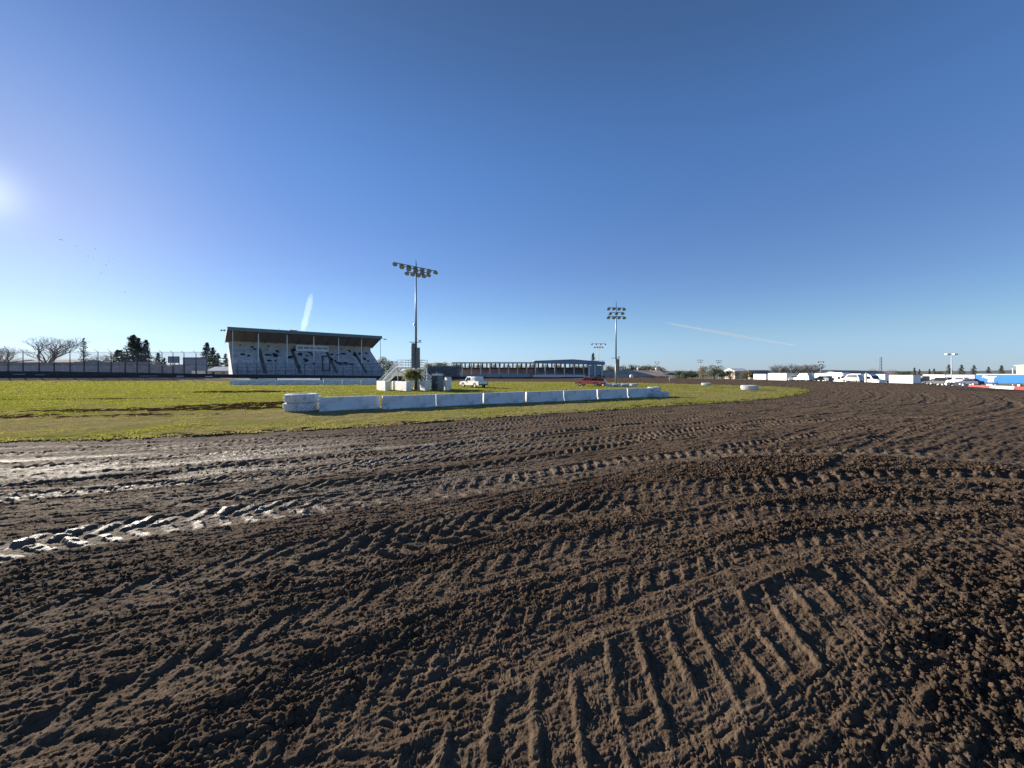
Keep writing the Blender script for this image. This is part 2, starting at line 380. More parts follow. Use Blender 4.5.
hz = hz - rough * near * .010 * tear * ridg(xr * 4.5, yr * 6.5, 211, 4, .62)
hz = hz + near * rough * .007 * fbm(xr * 13, yr * 19, 31, 3, .6)
hz = hz + near * (.0040 + .003 * rough) * fbm(xr * 30, yr * 42, 37, 3, .75) + near * .0035 * fbm(xr * 10, yr * 15, 39, 2, .6)
grain = (1 - .45 * np.clip(rough, 0, 1)) * (1 - .6 * flat)
hz = hz + near * grain * ((.010 + .010 * left * sstep(3, 6, yd)) * fbm(sk * 2.6, dk * 12, 221, 4, .65) + (.007 + .005 * left) * ridg(sk * 5, dk * 20, 231, 3))
farw = sstep(6, 14, rg[k])
hz = hz + farw * (.016 * fbm(sk * .5, dk * 2.9, 241, 4, .65) + .012 * ridg(sk * 1.6, dk * 4.5, 251, 3, .6) + .012 * fbm(sk * .2, dk * 5.5, 261, 3, .7)) * (1 - .5 * flat)
# low crust left where the wheels slid
hz = hz + th * 1.15
z[k] += hz * sstep(0, .6, dj[k]) + .02 * 0
gk = np.nonzero((dj <= 0) & (rg < 260))[0]
z[gk] += (.035 * pn(xx[gk] * .7, yy[gk] * .7, 61) + .02 * pn(xx[gk] * 3, yy[gk] * 3, 62) + .05)
ok = np.nonzero((dd0 >= 24) | (rg >= 260))[0]
z[ok] += .12 * pn(xx[ok] * .12, yy[ok] * .12, 71) * (rg[ok] < 400)
z[rg > 400] = -1.0 + 0 * z[rg > 400]
attr_wet_glint = np.zeros(xx.size, f32); attr_rough = np.zeros(xx.size, f32); attr_mud_shade = np.zeros(xx.size, f32)
wet_glint_p = .75 * left * sstep(3.0, 5.0, dk) * sstep(6.5, 11, yd + .25 * xd + 4) * np.clip(.35 + 1.1 * fbm(sk * .25, dk * 1.0, 41, 3), 0, 1)
wet_glint_f = np.clip(np.maximum(wet_glint * (.35 + .65 * left), wet_glint_p * .9 * (1 - sstep(20, 30, rg[k]))), 0, 1)
attr_wet_glint[k] = wet_glint_f; attr_rough[k] = np.clip(rough, 0, 2)
def mud_shade_mask(x, y):
    def el(cx, cy, ax, ay, rot):
        c, s = math.cos(rot), math.sin(rot); u = ((x - cx) * c + (y - cy) * s) / ax; v = (-(x - cx) * s + (y - cy) * c) / ay
        return np.exp(-(u * u + v * v) ** 1.5)
    n1 = fbm(x * .35, y * .35, 81, 4, .6); n2 = fbm(x * 1.5, y * 1.5, 85, 3, .6)
    q = 1.9 * el(-18.0, 30.0, 5.5, 2.2, .35) + 1.1 * el(-21.5, 25.6, 7.5, 1.1, .15) + .6 * el(-24, 21.5, 9, 1.0, .1) + 2.2 * el(-34, 48.0, 6, 2.4, .05) + .7 * el(-40, 35, 14, 1.2, .1) + .5 * el(12, 30.2, 8, .8, .5)  # far dark ellipse paints a shadow streak alongside the mud patches
    d = dist(x, y)
    q = q + .55 * np.exp(-((d + .4) / .6) ** 2) + .4 * np.exp(-((d + 12.5) / 3.0) ** 2) * (x < -5)
    return np.clip(q * (1 + .8 * n2) + .28 * n1 + .12 * n2 - .1, 0, 1)
attr_mud_shade[gk] = mud_shade_mask(xx[gk], yy[gk])
mz = sstep(.35, .8, attr_mud_shade[gk]); z[gk] += mz * (-.01 + .04 * fbm(xx[gk] * 1.6, yy[gk] * 3.2, 611, 3, .65))
def wornmask(x, y):
    d = dist(x, y); e = np.exp(-((d + 5.5) / 6.5) ** 2) * (.95 - .35 * sstep(-5, 10, x))
    return np.clip(e + .7 * fbm(x * .16, y * .3, 401, 4, .6) + .25 * fbm(x * 1.2, y * 1.2, 405, 2) + .10, 0, 1)
attr_rough[gk] = wornmask(xx[gk], yy[gk])

def grid_object(name, sel, m):
    # sel: boolean per cell (nr-1, nt)
    ii = np.nonzero(sel.ravel())[0]; i = ii // nt_; j = ii % nt_; j2 = (j + 1) % nt_
    q = np.stack([i * nt_ + j, i * nt_ + j2, (i + 1) * nt_ + j2, (i + 1) * nt_ + j], 1)
    q = q[:, ::-1]
    uniq, inv = np.unique(q.ravel(), return_inverse=True)
    co = np.stack([xx[uniq], yy[uniq], z[uniq]], 1).astype(f32)
    me = bpy.data.meshes.new(name)
    me.vertices.add(len(uniq)); me.vertices.foreach_set('co', co.ravel())
    me.loops.add(inv.size); me.loops.foreach_set('vertex_index', inv.astype(np.int32).ravel())
    me.polygons.add(len(q)); me.polygons.foreach_set('loop_start', np.arange(0, inv.size, 4, dtype=np.int32)); me.polygons.foreach_set('loop_total', np.full(len(q), 4, np.int32))
    me.polygons.foreach_set('use_smooth', np.ones(len(q), bool)); me.update(calc_edges=True)
    for nm, A in (('wet_glint', attr_wet_glint), ('rough', attr_rough), ('mud_shade', attr_mud_shade)):
        at = me.attributes.new(nm, 'FLOAT', 'POINT'); at.data.foreach_set('value', A[uniq])
    me.materials.append(m); o = bpy.data.objects.new(name, me); COL.objects.link(o); o['kind'] = 'structure'
    return o
djc = dj.reshape(nr, nt_)[:-1]; ddc = dd0.reshape(nr, nt_)[:-1]; rc = Rg[:-1]
outc = (ddc > 24) | (rc >= 260)
grc = (djc <= 0) & ~outc

def attrn(nt, nm):
    a = nt.nodes.new('ShaderNodeAttribute'); a.attribute_name = nm; return a.outputs['Fac']
def noisen(nt, sc, det=6, rough=.6, vec=None):
    n = nt.nodes.new('ShaderNodeTexNoise'); n.inputs['Scale'].default_value = sc; n.inputs['Detail'].default_value = det; n.inputs['Roughness'].default_value = rough
    if vec is not None: nt.links.new(vec, n.inputs['Vector'])
    return n.outputs['Fac']
def mrn(nt, v, a, b, c=0, d=1):
    n = nt.nodes.new('ShaderNodeMapRange'); n.inputs[1].default_value = a; n.inputs[2].default_value = b; n.inputs[3].default_value = c; n.inputs[4].default_value = d
    nt.links.new(v, n.inputs[0]); return n.outputs[0]
def mixn(nt, fac, a, b, mode='MIX'):
    n = nt.nodes.new('ShaderNodeMix'); n.data_type = 'RGBA'; n.blend_type = mode
    for sock, v in ((n.inputs[0], fac), (n.inputs[6], a), (n.inputs[7], b)):
        if isinstance(v, (int, float)): sock.default_value = v
        elif isinstance(v, tuple): sock.default_value = (*v, 1)
        else: nt.links.new(v, sock)
    return n.outputs[2]
def matn(nt, op, a, b):
    n = nt.nodes.new('ShaderNodeMath'); n.operation = op
    for s_, v in ((n.inputs[0], a), (n.inputs[1], b)):
        if isinstance(v, (int, float)): s_.default_value = v
        else: nt.links.new(v, s_)
    return n.outputs[0]
def pos(nt): return nt.nodes.new('ShaderNodeTexCoord').outputs['Object']
# dirt
m, nt, b = newmat('turned dark clay soil'); P = pos(nt)
wet_glint_a = attrn(nt, 'wet_glint')
big = noisen(nt, .35, 5, .6, P); mid = noisen(nt, 3.5, 8, .65, P); fine = noisen(nt, 45, 6, .7, P)
c = mixn(nt, mrn(nt, big, .35, .65), (.076, .052, .035), (.112, .078, .052))
c = mixn(nt, mrn(nt, mid, .35, .68), c, (.168, .120, .082))
c = mixn(nt, mrn(nt, fine, .3, .7, .0, .55), c, (.045, .030, .020))
c = mixn(nt, mrn(nt, wet_glint_a, 0, 1, 0, .65), c, (.20, .16, .115))  # pale tone paints the sun glint into the wet pressed prints
vor = nt.nodes.new('ShaderNodeTexVoronoi'); vor.inputs['Scale'].default_value = 16; nt.links.new(P, vor.inputs['Vector'])
fleck = mrn(nt, vor.outputs['Distance'], .05, .09, 1, 0)
fl2 = mrn(nt, noisen(nt, 2.2, 2, .5, P), .60, .64, 0, 1)
c = mixn(nt, matn(nt, 'MULTIPLY', fleck, matn(nt, 'MULTIPLY', fl2, .55)), c, (.34, .29, .23))
nt.links.new(c, b.inputs['Base Color'])
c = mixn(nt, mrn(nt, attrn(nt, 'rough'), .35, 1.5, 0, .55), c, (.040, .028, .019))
nt.links.new(c, b.inputs['Base Color'])
ro = matn(nt, 'SUBTRACT', .95, matn(nt, 'MULTIPLY', wet_glint_a, mrn(nt, mid, .3, .7, .30, .45)))
nt.links.new(ro, b.inputs['Roughness']); nt.links.new(matn(nt, 'ADD', matn(nt, 'MULTIPLY', wet_glint_a, .32), .04), b.inputs['Specular IOR Level'])
bp = nt.nodes.new('ShaderNodeBump'); bp.inputs['Strength'].default_value = .9; bp.inputs['Distance'].default_value = .016
hh = matn(nt, 'ADD', noisen(nt, 60, 5, .7, P), matn(nt, 'MULTIPLY', noisen(nt, 18, 4, .6, P), 1.6))
nt.links.new(hh, bp.inputs['Height']); nt.links.new(bp.outputs['Normal'], b.inputs['Normal'])
M['dirt'] = m
# grass sheet
def grass_color(nt, P, mud_shade_f, worn=None):
    a = noisen(nt, .22, 6, .65, P); b_ = noisen(nt, 1.6, 6, .65, P); c_ = noisen(nt, 9, 5, .7, P)
    c = mixn(nt, mrn(nt, a, .36, .66), (.215, .230, .034), (.285, .280, .060))
    c = mixn(nt, mrn(nt, b_, .42, .72, 0, .35), c, (.27, .24, .10))
    c = mixn(nt, mrn(nt, c_, .35, .7, 0, .25), c, (.10, .12, .03))
    c = mixn(nt, worn, c, (.285, .235, .115))
    if mud_shade_f is not None: c = mixn(nt, mud_shade_f, c, (.042, .027, .015))
    return c
m, nt, b = newmat('short winter grass on clay'); P = pos(nt)
mud_shade = attrn(nt, 'mud_shade'); mud_shade_f = mrn(nt, matn(nt, 'ADD', mud_shade, mrn(nt, noisen(nt, 4, 5, .7, P), .3, .7, -.25, .25)), .25, .65)
nt.links.new(grass_color(nt, P, mud_shade_f, mrn(nt, attrn(nt, 'rough'), .1, 1, 0, .9)), b.inputs['Base Color']); b.inputs['Roughness'].default_value = 1; b.inputs['Specular IOR Level'].default_value = 0
bp = nt.nodes.new('ShaderNodeBump'); bp.inputs['Strength'].default_value = 1; bp.inputs['Distance'].default_value = .06
nt.links.new(noisen(nt, 9, 6, .75, P), bp.inputs['Height']); nt.links.new(bp.outputs['Normal'], b.inputs['Normal'])
M['turf'] = m
m, nt, b = newmat('gravel and dry ground'); P = pos(nt)
c = mixn(nt, mrn(nt, noisen(nt, .06, 6, .6, P), .4, .6), (.17, .14, .10), (.12, .12, .055)); c = mixn(nt, mrn(nt, noisen(nt, 2, 6, .6, P), .3, .7, 0, .4), c, (.09, .075, .055))
nt.links.new(c, b.inputs['Base Color']); b.inputs['Roughness'].default_value = .95
M['gravel'] = m
grid_object('dirt_track', (~grc) & (~outc), M['dirt'])
grid_object('infield_ground', grc, M['turf'])
grid_object('outer_ground', outc, M['gravel'])

# ------------------------------------------------------------------ grass blades (one mass)
def grass_mesh():
    n = 520000
    u = rs.rand(n); r = 12 * (195 / 12) ** (u ** 1.3)
    t = np.radians(rs.uniform(-58, 56, n)); x = r * np.sin(t); y = r * np.cos(t)
    d = dist(x, y) + 0.35 * pn(x * .9, y * .9, 4) + 0.18 * pn(x * 4, y * 4, 6)
    md = mud_shade_mask(x, y)
    keep = (d < .25) & (rs.rand(n) > np.clip(md * 1.35 - .12, 0, .985)) & ((d < -.1) | (rs.rand(n) < .5))
    x = x[keep]; y = y[keep]; r = r[keep]; n = x.size
    zb = H(x, y) + .035 * pn(x * .7, y * .7, 61) + .02 * pn(x * 3, y * 3, 62) + .04
    tall = np.clip(1 + .8 * pn(x * .5, y * .5, 64) + .4 * pn(x * 2.5, y * 2.5, 65), .45, 1.9)
    wn = wornmask(x, y); edge = sstep(-1.0, -.2, dist(x, y)); hgt = (.026 + .0006 * r) * tall * (1 - .45 * wn) * (1 + .9 * edge) * rs.uniform(.6, 1.4, n); w = (.010 + .0008 * r) * rs.uniform(.7, 1.4, n)
    a = rs.uniform(0, PI, n); lx = rs.normal(0, .45, n) * hgt; ly = rs.normal(0, .45, n) * hgt
    ca = np.cos(a) * w; sn = np.sin(a) * w
    V = np.empty((n, 3, 3), f32)
    V[:, 0] = np.stack([x - ca, y - sn, zb], 1); V[:, 1] = np.stack([x + ca, y + sn, zb], 1); V[:, 2] = np.stack([x + lx, y + ly, zb + hgt], 1)
    me = bpy.data.meshes.new('grass'); me.vertices.add(3 * n); me.vertices.foreach_set('co', V.ravel())
    me.loops.add(3 * n); me.loops.foreach_set('vertex_index', np.arange(3 * n, dtype=np.int32)); me.polygons.add(n)
    me.polygons.foreach_set('loop_start', np.arange(0, 3 * n, 3, dtype=np.int32)); me.polygons.foreach_set('loop_total', np.full(n, 3, np.int32)); me.update(calc_edges=True)
    m, nt, b = newmat('grass blades'); P = pos(nt)
    c = grass_color(nt, P, None, mrn(nt, attrn(nt, 'worn'), .1, 1, 0, .85)); nt.links.new(c, b.inputs['Base Color']); b.inputs['Roughness'].default_value = .55; b.inputs['Specular IOR Level'].default_value = .25
    tr = nt.nodes.new('ShaderNodeBsdfTranslucent'); c2 = mixn(nt, 1.0, c, (1.0, 1.0, .7), 'MULTIPLY'); nt.links.new(c2, tr.inputs['Color'])
    ms = nt.nodes.new('ShaderNodeMixShader'); ms.inputs[0].default_value = .6
    nt.links.new(b.outputs[0], ms.inputs[1]); nt.links.new(tr.outputs[0], ms.inputs[2])
    nt.links.new(ms.outputs[0], [q for q in nt.nodes if q.type == 'OUTPUT_MATERIAL'][0].inputs['Surface'])
    at = me.attributes.new('worn', 'FLOAT', 'POINT'); at.data.foreach_set('value', np.repeat(wn, 3).astype(f32))
    me.materials.append(m); o = bpy.data.objects.new('grass', me); COL.objects.link(o)
    tag(o, 'short green and straw coloured grass covering the infield', 'grass', kind='stuff')
grass_mesh()

# ------------------------------------------------------------------ loose clods of soil (one mass)
def clods():
    n = 30000
    ico = [(0, 0, 1), (.894, 0, .447), (.276, .851, .447), (-.724, .526, .447), (-.724, -.526, .447), (.276, -.851, .447),
           (.724, .526, -.447), (-.276, .851, -.447), (-.894, 0, -.447), (-.276, -.851, -.447), (.724, -.526, -.447), (0, 0, -1)]
    fc = [(0, 1, 2), (0, 2, 3), (0, 3, 4), (0, 4, 5), (0, 5, 1), (1, 6, 2), (2, 7, 3), (3, 8, 4), (4, 9, 5), (5, 10, 1), (6, 7, 2), (7, 8, 3), (8, 9, 4), (9, 10, 5), (10, 6, 1), (11, 7, 6), (11, 8, 7), (11, 9, 8), (11, 10, 9), (11, 6, 10)]
    ico = np.array(ico, f32); fc = np.array(fc, np.int32)
    # snap to grid vertices so each clod rests on the displaced soil
    cand = k[(rg[k] > 1.3) & (rg[k] < 11) & (np.abs(Tg.ravel()[k]) < 1.04)]
    w = (attr_rough[cand] ** 1.6 + .05) * (rg[cand] ** 1.0) * (1 - .8 * attr_wet_glint[cand]); w = w / w.sum()
    idx = rs.choice(cand, n, p=w); x = xx[idx]; y = yy[idx]; zz = z[idx]; r = rg[idx]
    s = np.clip(rs.lognormal(math.log(.0042), .55, n), .002, .016) * (1 + .10 * r)
    s = np.minimum(s, .045)
    V = ico[None] * (1 + .28 * rs.randn(n, 12, 1)).astype(f32)
    sc = rs.uniform(.7, 1.4, (n, 1, 3)).astype(f32); sc[:, :, 2] *= .75
    V = V * sc * s[:, None, None]; a = rs.uniform(0, 2 * PI, n)[:, None]
    vx = V[:, :, 0] * np.cos(a) - V[:, :, 1] * np.sin(a); vy = V[:, :, 0] * np.sin(a) + V[:, :, 1] * np.cos(a)
    C = np.stack([vx + x[:, None], vy + y[:, None], V[:, :, 2] + (zz + s * .25)[:, None]], 2).astype(f32)
    FI = (fc[None] + (np.arange(n, dtype=np.int32) * 12)[:, None, None]).ravel()
    me = bpy.data.meshes.new('soil_clods'); me.vertices.add(12 * n); me.vertices.foreach_set('co', C.ravel())
    me.loops.add(FI.size); me.loops.foreach_set('vertex_index', FI); me.polygons.add(20 * n)
    me.polygons.foreach_set('loop_start', np.arange(0, FI.size, 3, dtype=np.int32)); me.polygons.foreach_set('loop_total', np.full(20 * n, 3, np.int32))
    me.update(calc_edges=True); me.materials.append(M['dirt'])
    o = bpy.data.objects.new('soil_clods', me); COL.objects.link(o); tag(o, 'loose crumbs and clods of dark soil over the churned track', 'soil', kind='stuff')
clods()


# ------------------------------------------------------------------ white concrete barriers across the infield
def barrier_mb(L, hgt=.9, wb=.5, wt=.2):
    mb = MB(); p = [(-wb / 2, 0), (wb / 2, 0), (wb / 2, .10), (wb / 2 - .10, .26), (wt / 2 + .02, hgt - .02), (wt / 2, hgt), (-wt / 2, hgt), (-wt / 2 - .02, hgt - .02), (-wb / 2 + .10, .26), (-wb / 2, .10)]
    return mb.prism(p, -L / 2, L / 2, 'x')
wdir = math.atan2(14.5, 26.1)
nm = ['first white concrete barrier segment, beside the tall stack of two white tyres', 'second white barrier segment from the big tyre stack, its sunlit end showing at the gap',
      'third white concrete barrier segment counted from the big left tyre stack', 'fourth white concrete barrier segment counted from the big left tyre stack',
      'fifth white concrete barrier segment counted from the big left tyre stack', 'sixth white barrier segment from the left, two before the last of the line',
      'last but one white concrete barrier segment of the line', 'last white barrier segment, ending behind the far stack of white tyres']
proto = None
for i in range(8):
    t = (i + .5) / 8; cx = -12.1 + 26.3 * t; cy = 24.1 + 14.5 * t - .25 * math.sin(PI * t)
    off = -.28 if i == 1 else (.10 if i == 0 else random.uniform(-.06, .06))
    cx += math.sin(wdir) * -off; cy += math.cos(wdir) * off
    if proto is None: o = proto = barrier_mb(3.62).build('concrete_barrier', 'white_conc')
    else: o = proto.copy(); COL.objects.link(o)
    o.location = (cx, cy, h1(cx, cy) + .01); o.rotation_euler = (0, random.uniform(-.006, .006), wdir + random.uniform(-.012, .012) + (.02 if i == 1 else 0))
    tag(o, nm[i], 'barrier', 'white concrete barriers in a line on the grass')

# ------------------------------------------------------------------ white painted tyres
def tyre_mesh(Ro, wd, n=72):
    rows = [(.52, .02), (.60, -.02 + .02), (.78, 0), (.92, .03), (1.0, .12), (1.0, .25), (1.0, .38), (1.0, .5), (1.0, .62), (1.0, .75), (1.0, .88), (.92, .97), (.78, 1), (.60, .98), (.52, .92), (.5, .8), (.62, .5), (.5, .2), (.52, .02)]
    mb = MB(); vs = []
    for (a, q) in rows:
        for k_ in range(n):
            t = 2 * PI * k_ / n; r = a * Ro
            if a >= 1:
                ph = k_ / 3.0 + (abs(q - .5) * 2.2) + (.5 if q > .5 else 0); fr = ph - math.floor(ph)
                r += .085 * (1 if fr < .5 else 0) - .04
            vs.append((r * math.cos(t), r * math.sin(t), q * wd))
    fs = [(i * n + k_, i * n + (k_ + 1) % n, (i + 1) * n + (k_ + 1) % n, (i + 1) * n + k_) for i in range(len(rows) - 1) for k_ in range(n)]
    return mb.add(vs, fs)
ty = tyre_mesh(1.0, .54).build('tractor_tyre', 'white_tyre'); ty2 = tyre_mesh(1.0, .54, 48)
x_, y_ = X(302, 24.6), 24.6; g_ = h1(x_, y_) + .04
ty.location = (x_, y_, g_); ty.scale = (1.02, 1.02, 1); tag(ty, 'white painted tractor tyre at the bottom of the near stack left of the barriers', 'tyre', 'white painted tractor tyres')
def tyre(x, y, zz, s, hs, lab, rx=0):
    o = ty.copy(); COL.objects.link(o); o.location = (x, y, zz); o.scale = (s, s, hs); o.rotation_euler = (rx, 0, random.uniform(0, 6)); o['label'] = lab; return o
tyre(x_ + .03, y_ - .02, g_ + .545, 1.0, 1, 'white painted tractor tyre on top of the near stack left of the barriers')
x_, y_ = X(659, 38.2), 38.2; g_ = h1(x_, y_) + .03
tyre(x_, y_, g_, .93, .95, 'lower white tyre of the stack at the far right end of the barrier line')
tyre(x_ - .35, y_ + .35, g_ + .52, .62, .85, 'smaller white tyre on top of the stack at the right end of the barrier line')
tyre(X(754, 52), 53, .03, 1.02, 1.2, 'single white tyre lying on the grass near the right tip of the infield')
tyre(X(706.5, 71), 71, .03, .85, .85, 'small white tyre lying by the far dirt edge, beyond the orange stake')
for i, (px, d_) in enumerate(((608, 65.5), (616.5, 66), (625, 66.5), (634, 67.5))):
    tyre(X(px, d_), d_, .02, .72, .85, ['white tyre nearest the red pickup in the row under the right floodlight pole', 'second white tyre from the red pickup, right at the foot of the floodlight pole', 'third white tyre in the row to the right of the floodlight pole', 'last white tyre in the row right of the floodlight pole'][i])
o = tyre(X(603.5, 67.5), 67.5, .62, .6, .6, 'worn grey tyre standing upright between the red pickup and the white tyres', R(80))

# ------------------------------------------------------------------ floodlight poles
def lamp_head(mb_body, mb_glass, c, yaw, pitch=.5, s=1.0):
    # shallow bowl reflector: a short cone with a glass disc
    d = Vector((math.sin(yaw) * math.cos(pitch), -math.cos(yaw) * math.cos(pitch), -math.sin(pitch))); c = Vector(c)
    mb_body.tube(c - d * .28 * s, c - d * .05 * s, .10 * s, .22 * s, 10); mb_body.tube(c - d * .05 * s, c + d * .12 * s, .22 * s, .35 * s, 10)
    mb_glass.tube(c + d * .12 * s, c + d * .14 * s, .33 * s, .33 * s, 10)
def flood(px, Y, top, base_y_img, arms, lab, boxes, r0=.20, yawc=0.35):
    x = X(px, Y); g = h1(x, Y); root = empty('floodlight_pole', (x, Y, g), 0, lab, 'floodlight', 'tall floodlight poles')
    Ht = top - g
    MB().tube((0, 0, 0), (0, 0, Ht * .33), r0, r0 * .85, 12).tube((0, 0, Ht * .33 + .001), (0, 0, Ht), r0 * .8, r0 * .45, 12).build('pole', 'galv', root, True)
    MB().lathe([(0, .25), (r0 * 2.0, .25), (r0 * 2.2, .0)], 12).build('base_flange', 'white_conc', root)
    for (hz_, half, n, slope, yr) in arms:
        zc = Ht - hz_; c, s = math.cos(yr), math.sin(yr)
        MB().tube((-half * c, -half * s, zc - slope * -half), (half * c, half * s, zc - slope * half), .06, .06, 6).build('cross_arm', 'galv', root)
        for q in range(n):
            u = -half + 2 * half * q / (n - 1) if n > 1 else 0
            b1, b2 = MB(), MB(); p = (u * c, u * s - .25, zc - slope * u - .22)
            b1.tube((u * c, u * s, zc - slope * u), p, .04, .04, 5)
            lamp_head(b1, b2, p, yawc + random.uniform(-.35, .35), .95 + random.uniform(-.2, .15))
            hd = b1.build('lamp_head', 'darksteel', root); b2.build('lamp_glass', 'lampglass', hd)
    for (z0, z1, ox, w) in boxes:
        b = MB(); b.bb(ox - w / 2, ox + w / 2, -.32, .18, z0, z1); n_ = int((z1 - z0) / .5)
        for q in range(n_): b.bb(ox - w / 2 - .03, ox + w / 2 + .03, -.36, -.32, z0 + q * .5 + .06, z0 + q * .5 + .42)
        b.build('speaker_column', 'speaker', root)
    zt = max(b_[1] for b_ in boxes) + .12
    MB().bb(-.9, .75, -.05, .05, zt, zt + .09).build('speaker_bracket', 'galv', root)
    hb = MB().lathe([(.05, 0), (.1, .1), (.26, .22)], 10, (.55, -.05, zt + .1)); hb.build('horn_speaker', 'lightsteel', root)
    MB().tube((0, 0, Ht), (0, 0, Ht + .5), .05, .03, 6).build('finial', 'galv', root)
    return root
Yp = 53.8
p1 = flood(416, Yp, Z(263, Yp), 390, [(.55, 2.75, 7, .17, .15), (.95, 1.9, 5, .15, .55), (1.45, 1.15, 4, .13, .1)],
      'tallest floodlight pole with a wide tilted bank of lamps, rising behind the white stairs', [(3.1, 6.5, -.33, .42), (3.1, 5.9, .33, .38)], .21, .1)
MB().tube((-.05, -.1, Z(325, Yp)), (-.3, -.2, Z(325, Yp) + .05), .12, .16, 8).build('camera_housing', 'lightsteel', p1)
Yp = 71
flood(616, Yp, Z(303, Yp), 384, [(.9, 1.5, 4, 0, .15), (1.75, 1.1, 3, 0, -.2), (2.5, 1.5, 4, 0, .1)],
      'second floodlight pole with three rows of lamps, by the row of white tyres', [(2.4, 4.9, .3, .4)], .19, .2)
def small_flood(px, Y, ytop, n, lab, half=1.8):
    x = X(px, Y); g = h1(x, Y); root = empty('floodlight_pole', (x, Y, g), 0, lab, 'floodlight', 'distant light poles'); Ht = Z(ytop, Y) - g
    MB().tube((0, 0, 0), (0, 0, Ht), .16, .09, 8).build('pole', 'galv', root)
    MB().bb(-half, half, -.06, .06, Ht - .3, Ht - .18).build('cross_arm', 'galv', root)
    MB().bb(-half * .6, half * .6, -.06, .06, Ht - 1.5, Ht - 1.4).build('cross_arm', 'galv', root)
    for q in range(n):
        for zz, w in ((Ht - .5, 1), (Ht - 1.7, .6)):
            u = (-half + 2 * half * q / (n - 1)) * w; b1, b2 = MB(), MB(); lamp_head(b1, b2, (u, -.2, zz), 0.2, .5, 1.0)
            hd = b1.build('lamp_head', 'darksteel', root); b2.build('lamp_glass', 'lampglass', hd)
    return root
small_flood(598.5, 150, 343, 4, 'smaller floodlight pole rising behind the end of the blue roofed stand', 2.6)
small_flood(700, 240, 359.5, 3, 'thin distant light pole left of the pair above the olive trees', 1.5)
small_flood(718.5, 240, 360, 3, 'thin distant light pole right of the pair above the olive trees', 1.5)
small_flood(657, 250, 361.5, 2, 'thin distant light pole above the brown roofed barn', 1.2)
small_flood(820.5, 170, 361, 2, 'thin light pole standing behind the white motorhome', 1.1)
# twin head lamp at the right
Yl = 100; x = X(951.5, Yl); g = h1(x, Yl); root = empty('street_lamp', (x, Yl, g), 0, 'tall grey street lamp with two bright white heads, between dark conifers', 'street lamp'); Ht = Z(355, Yl) - g
MB().tube((0, 0, 0), (0, 0, Ht), .13, .08, 8).build('pole', 'lightsteel', root); MB().bb(-1.2, 1.2, -.05, .05, Ht - .05, Ht + .05).build('arm', 'lightsteel', root)
for s in (-1, 1): MB().bb(s * .95 - .5, s * .95 + .5, -.3, .3, Ht + .06, Ht + .36).build('lamp_head', 'white_paint', root)
# lattice mast
Yl = 170; x = X(881, Yl); g = h1(x, Yl); Ht = Z(357, Yl) - g; mb = MB()
for k_ in range(3):
    a = 2 * PI * k_ / 3; mb.tube((.5 * math.cos(a), .5 * math.sin(a), 0), (.35 * math.cos(a), .35 * math.sin(a), Ht), .07, .05, 5)
    a2 = 2 * PI * (k_ + 1) / 3
    for q in range(8):
        z0 = q * Ht / 8; mb.tube((.45 * math.cos(a), .45 * math.sin(a), z0), (.45 * math.cos(a2), .45 * math.sin(a2), z0 + Ht / 8), .035, .035, 4)
o = mb.build('radio_mast', 'darksteel'); o.location = (x, Yl, g); tag(o, 'thin dark lattice mast rising behind the white lorries', 'mast')

# ------------------------------------------------------------------ small infield platform with stairs and blocks
Yt = 56.0
def plat():
    g = 0.03; x0 = X(397, Yt); x1 = X(422, Yt); zp = Z(367.5, Yt); root = empty('viewing_platform', (x0, Yt, g), R(-14), 'white steel viewing platform with stairs, in front of the tall floodlight pole', 'platform')
    w = span(397, 420, Yt, R(-14))
    MB().bb(0, w, 0, 2.4, zp - .18, zp).build('deck', 'offwhite', root)
    for sx in (0.08, w - .08):
        for sy in (.08, 2.3): MB().tube((sx, sy, 0), (sx, sy, zp - .18), .07, .07, 6).build('leg', 'lightsteel', root)
    MB().tube((.1, 0.0, .3), (w - .1, 0.0, zp - .3), .04, .04, 5).tube((w - .1, .0, .3), (.1, 0.0, zp - .3), .04, .04, 5).build('cross_brace', 'lightsteel', root)
    MB().bb(.3, w - .3, 1.9, 1.95, .3, zp - .25).build('back_panel', 'offwhite', root)
    r = MB(); zt = zp + 1.05
    for y_ in (0.05, 2.35):
        for q in range(5): r.tube((w * q / 4, y_, zp), (w * q / 4, y_, zt), .03, .03, 5)
        for hh in (.35, .7, 1.05): r.tube((0, y_, zp + hh), (w, y_, zp + hh), .03, .03, 5)
    for hh in (.35, .7, 1.05): r.tube((w, .05, zp + hh), (w, 2.35, zp + hh), .03, .03, 5)
    r.build('railing', 'lightsteel', root)
    def stairs(sgn, xb, run, zt_, y0, y1):
        st = MB(); rl = MB(); n = 11
        for q in range(n):
            fx = xb + sgn * run * (q + .5) / n; zz = zt_ * (1 - (q + .5) / n); st.box((fx, (y0 + y1) / 2, zz), (.3, y1 - y0, .05))
        ang = math.atan2(zt_, run) * sgn; Ls = math.hypot(run, zt_)
        for yy_ in (y0, y1):
            st.box((xb + sgn * run / 2, yy_, zt_ / 2), (Ls, .08, .34), 0, ang)
            for hh in (.55, .98): rl.box((xb + sgn * run / 2, yy_, zt_ / 2 + hh), (Ls, .06, .15), 0, ang)
            for q in range(4): fx = xb + sgn * run * q / 3; zz = zt_ * (1 - q / 3); rl.tube((fx, yy_, zz), (fx, yy_, zz + .95), .03, .03, 5)
        s_ = st.build('staircase', 'white_paint', root); rl.build('handrail', 'white_paint', s_)
    stairs(-1, 0, 3.3, zp - .1, .1, 1.2)
    stairs(1, w + .02, 1.5, 1.3, 1.2, 2.2)
plat()
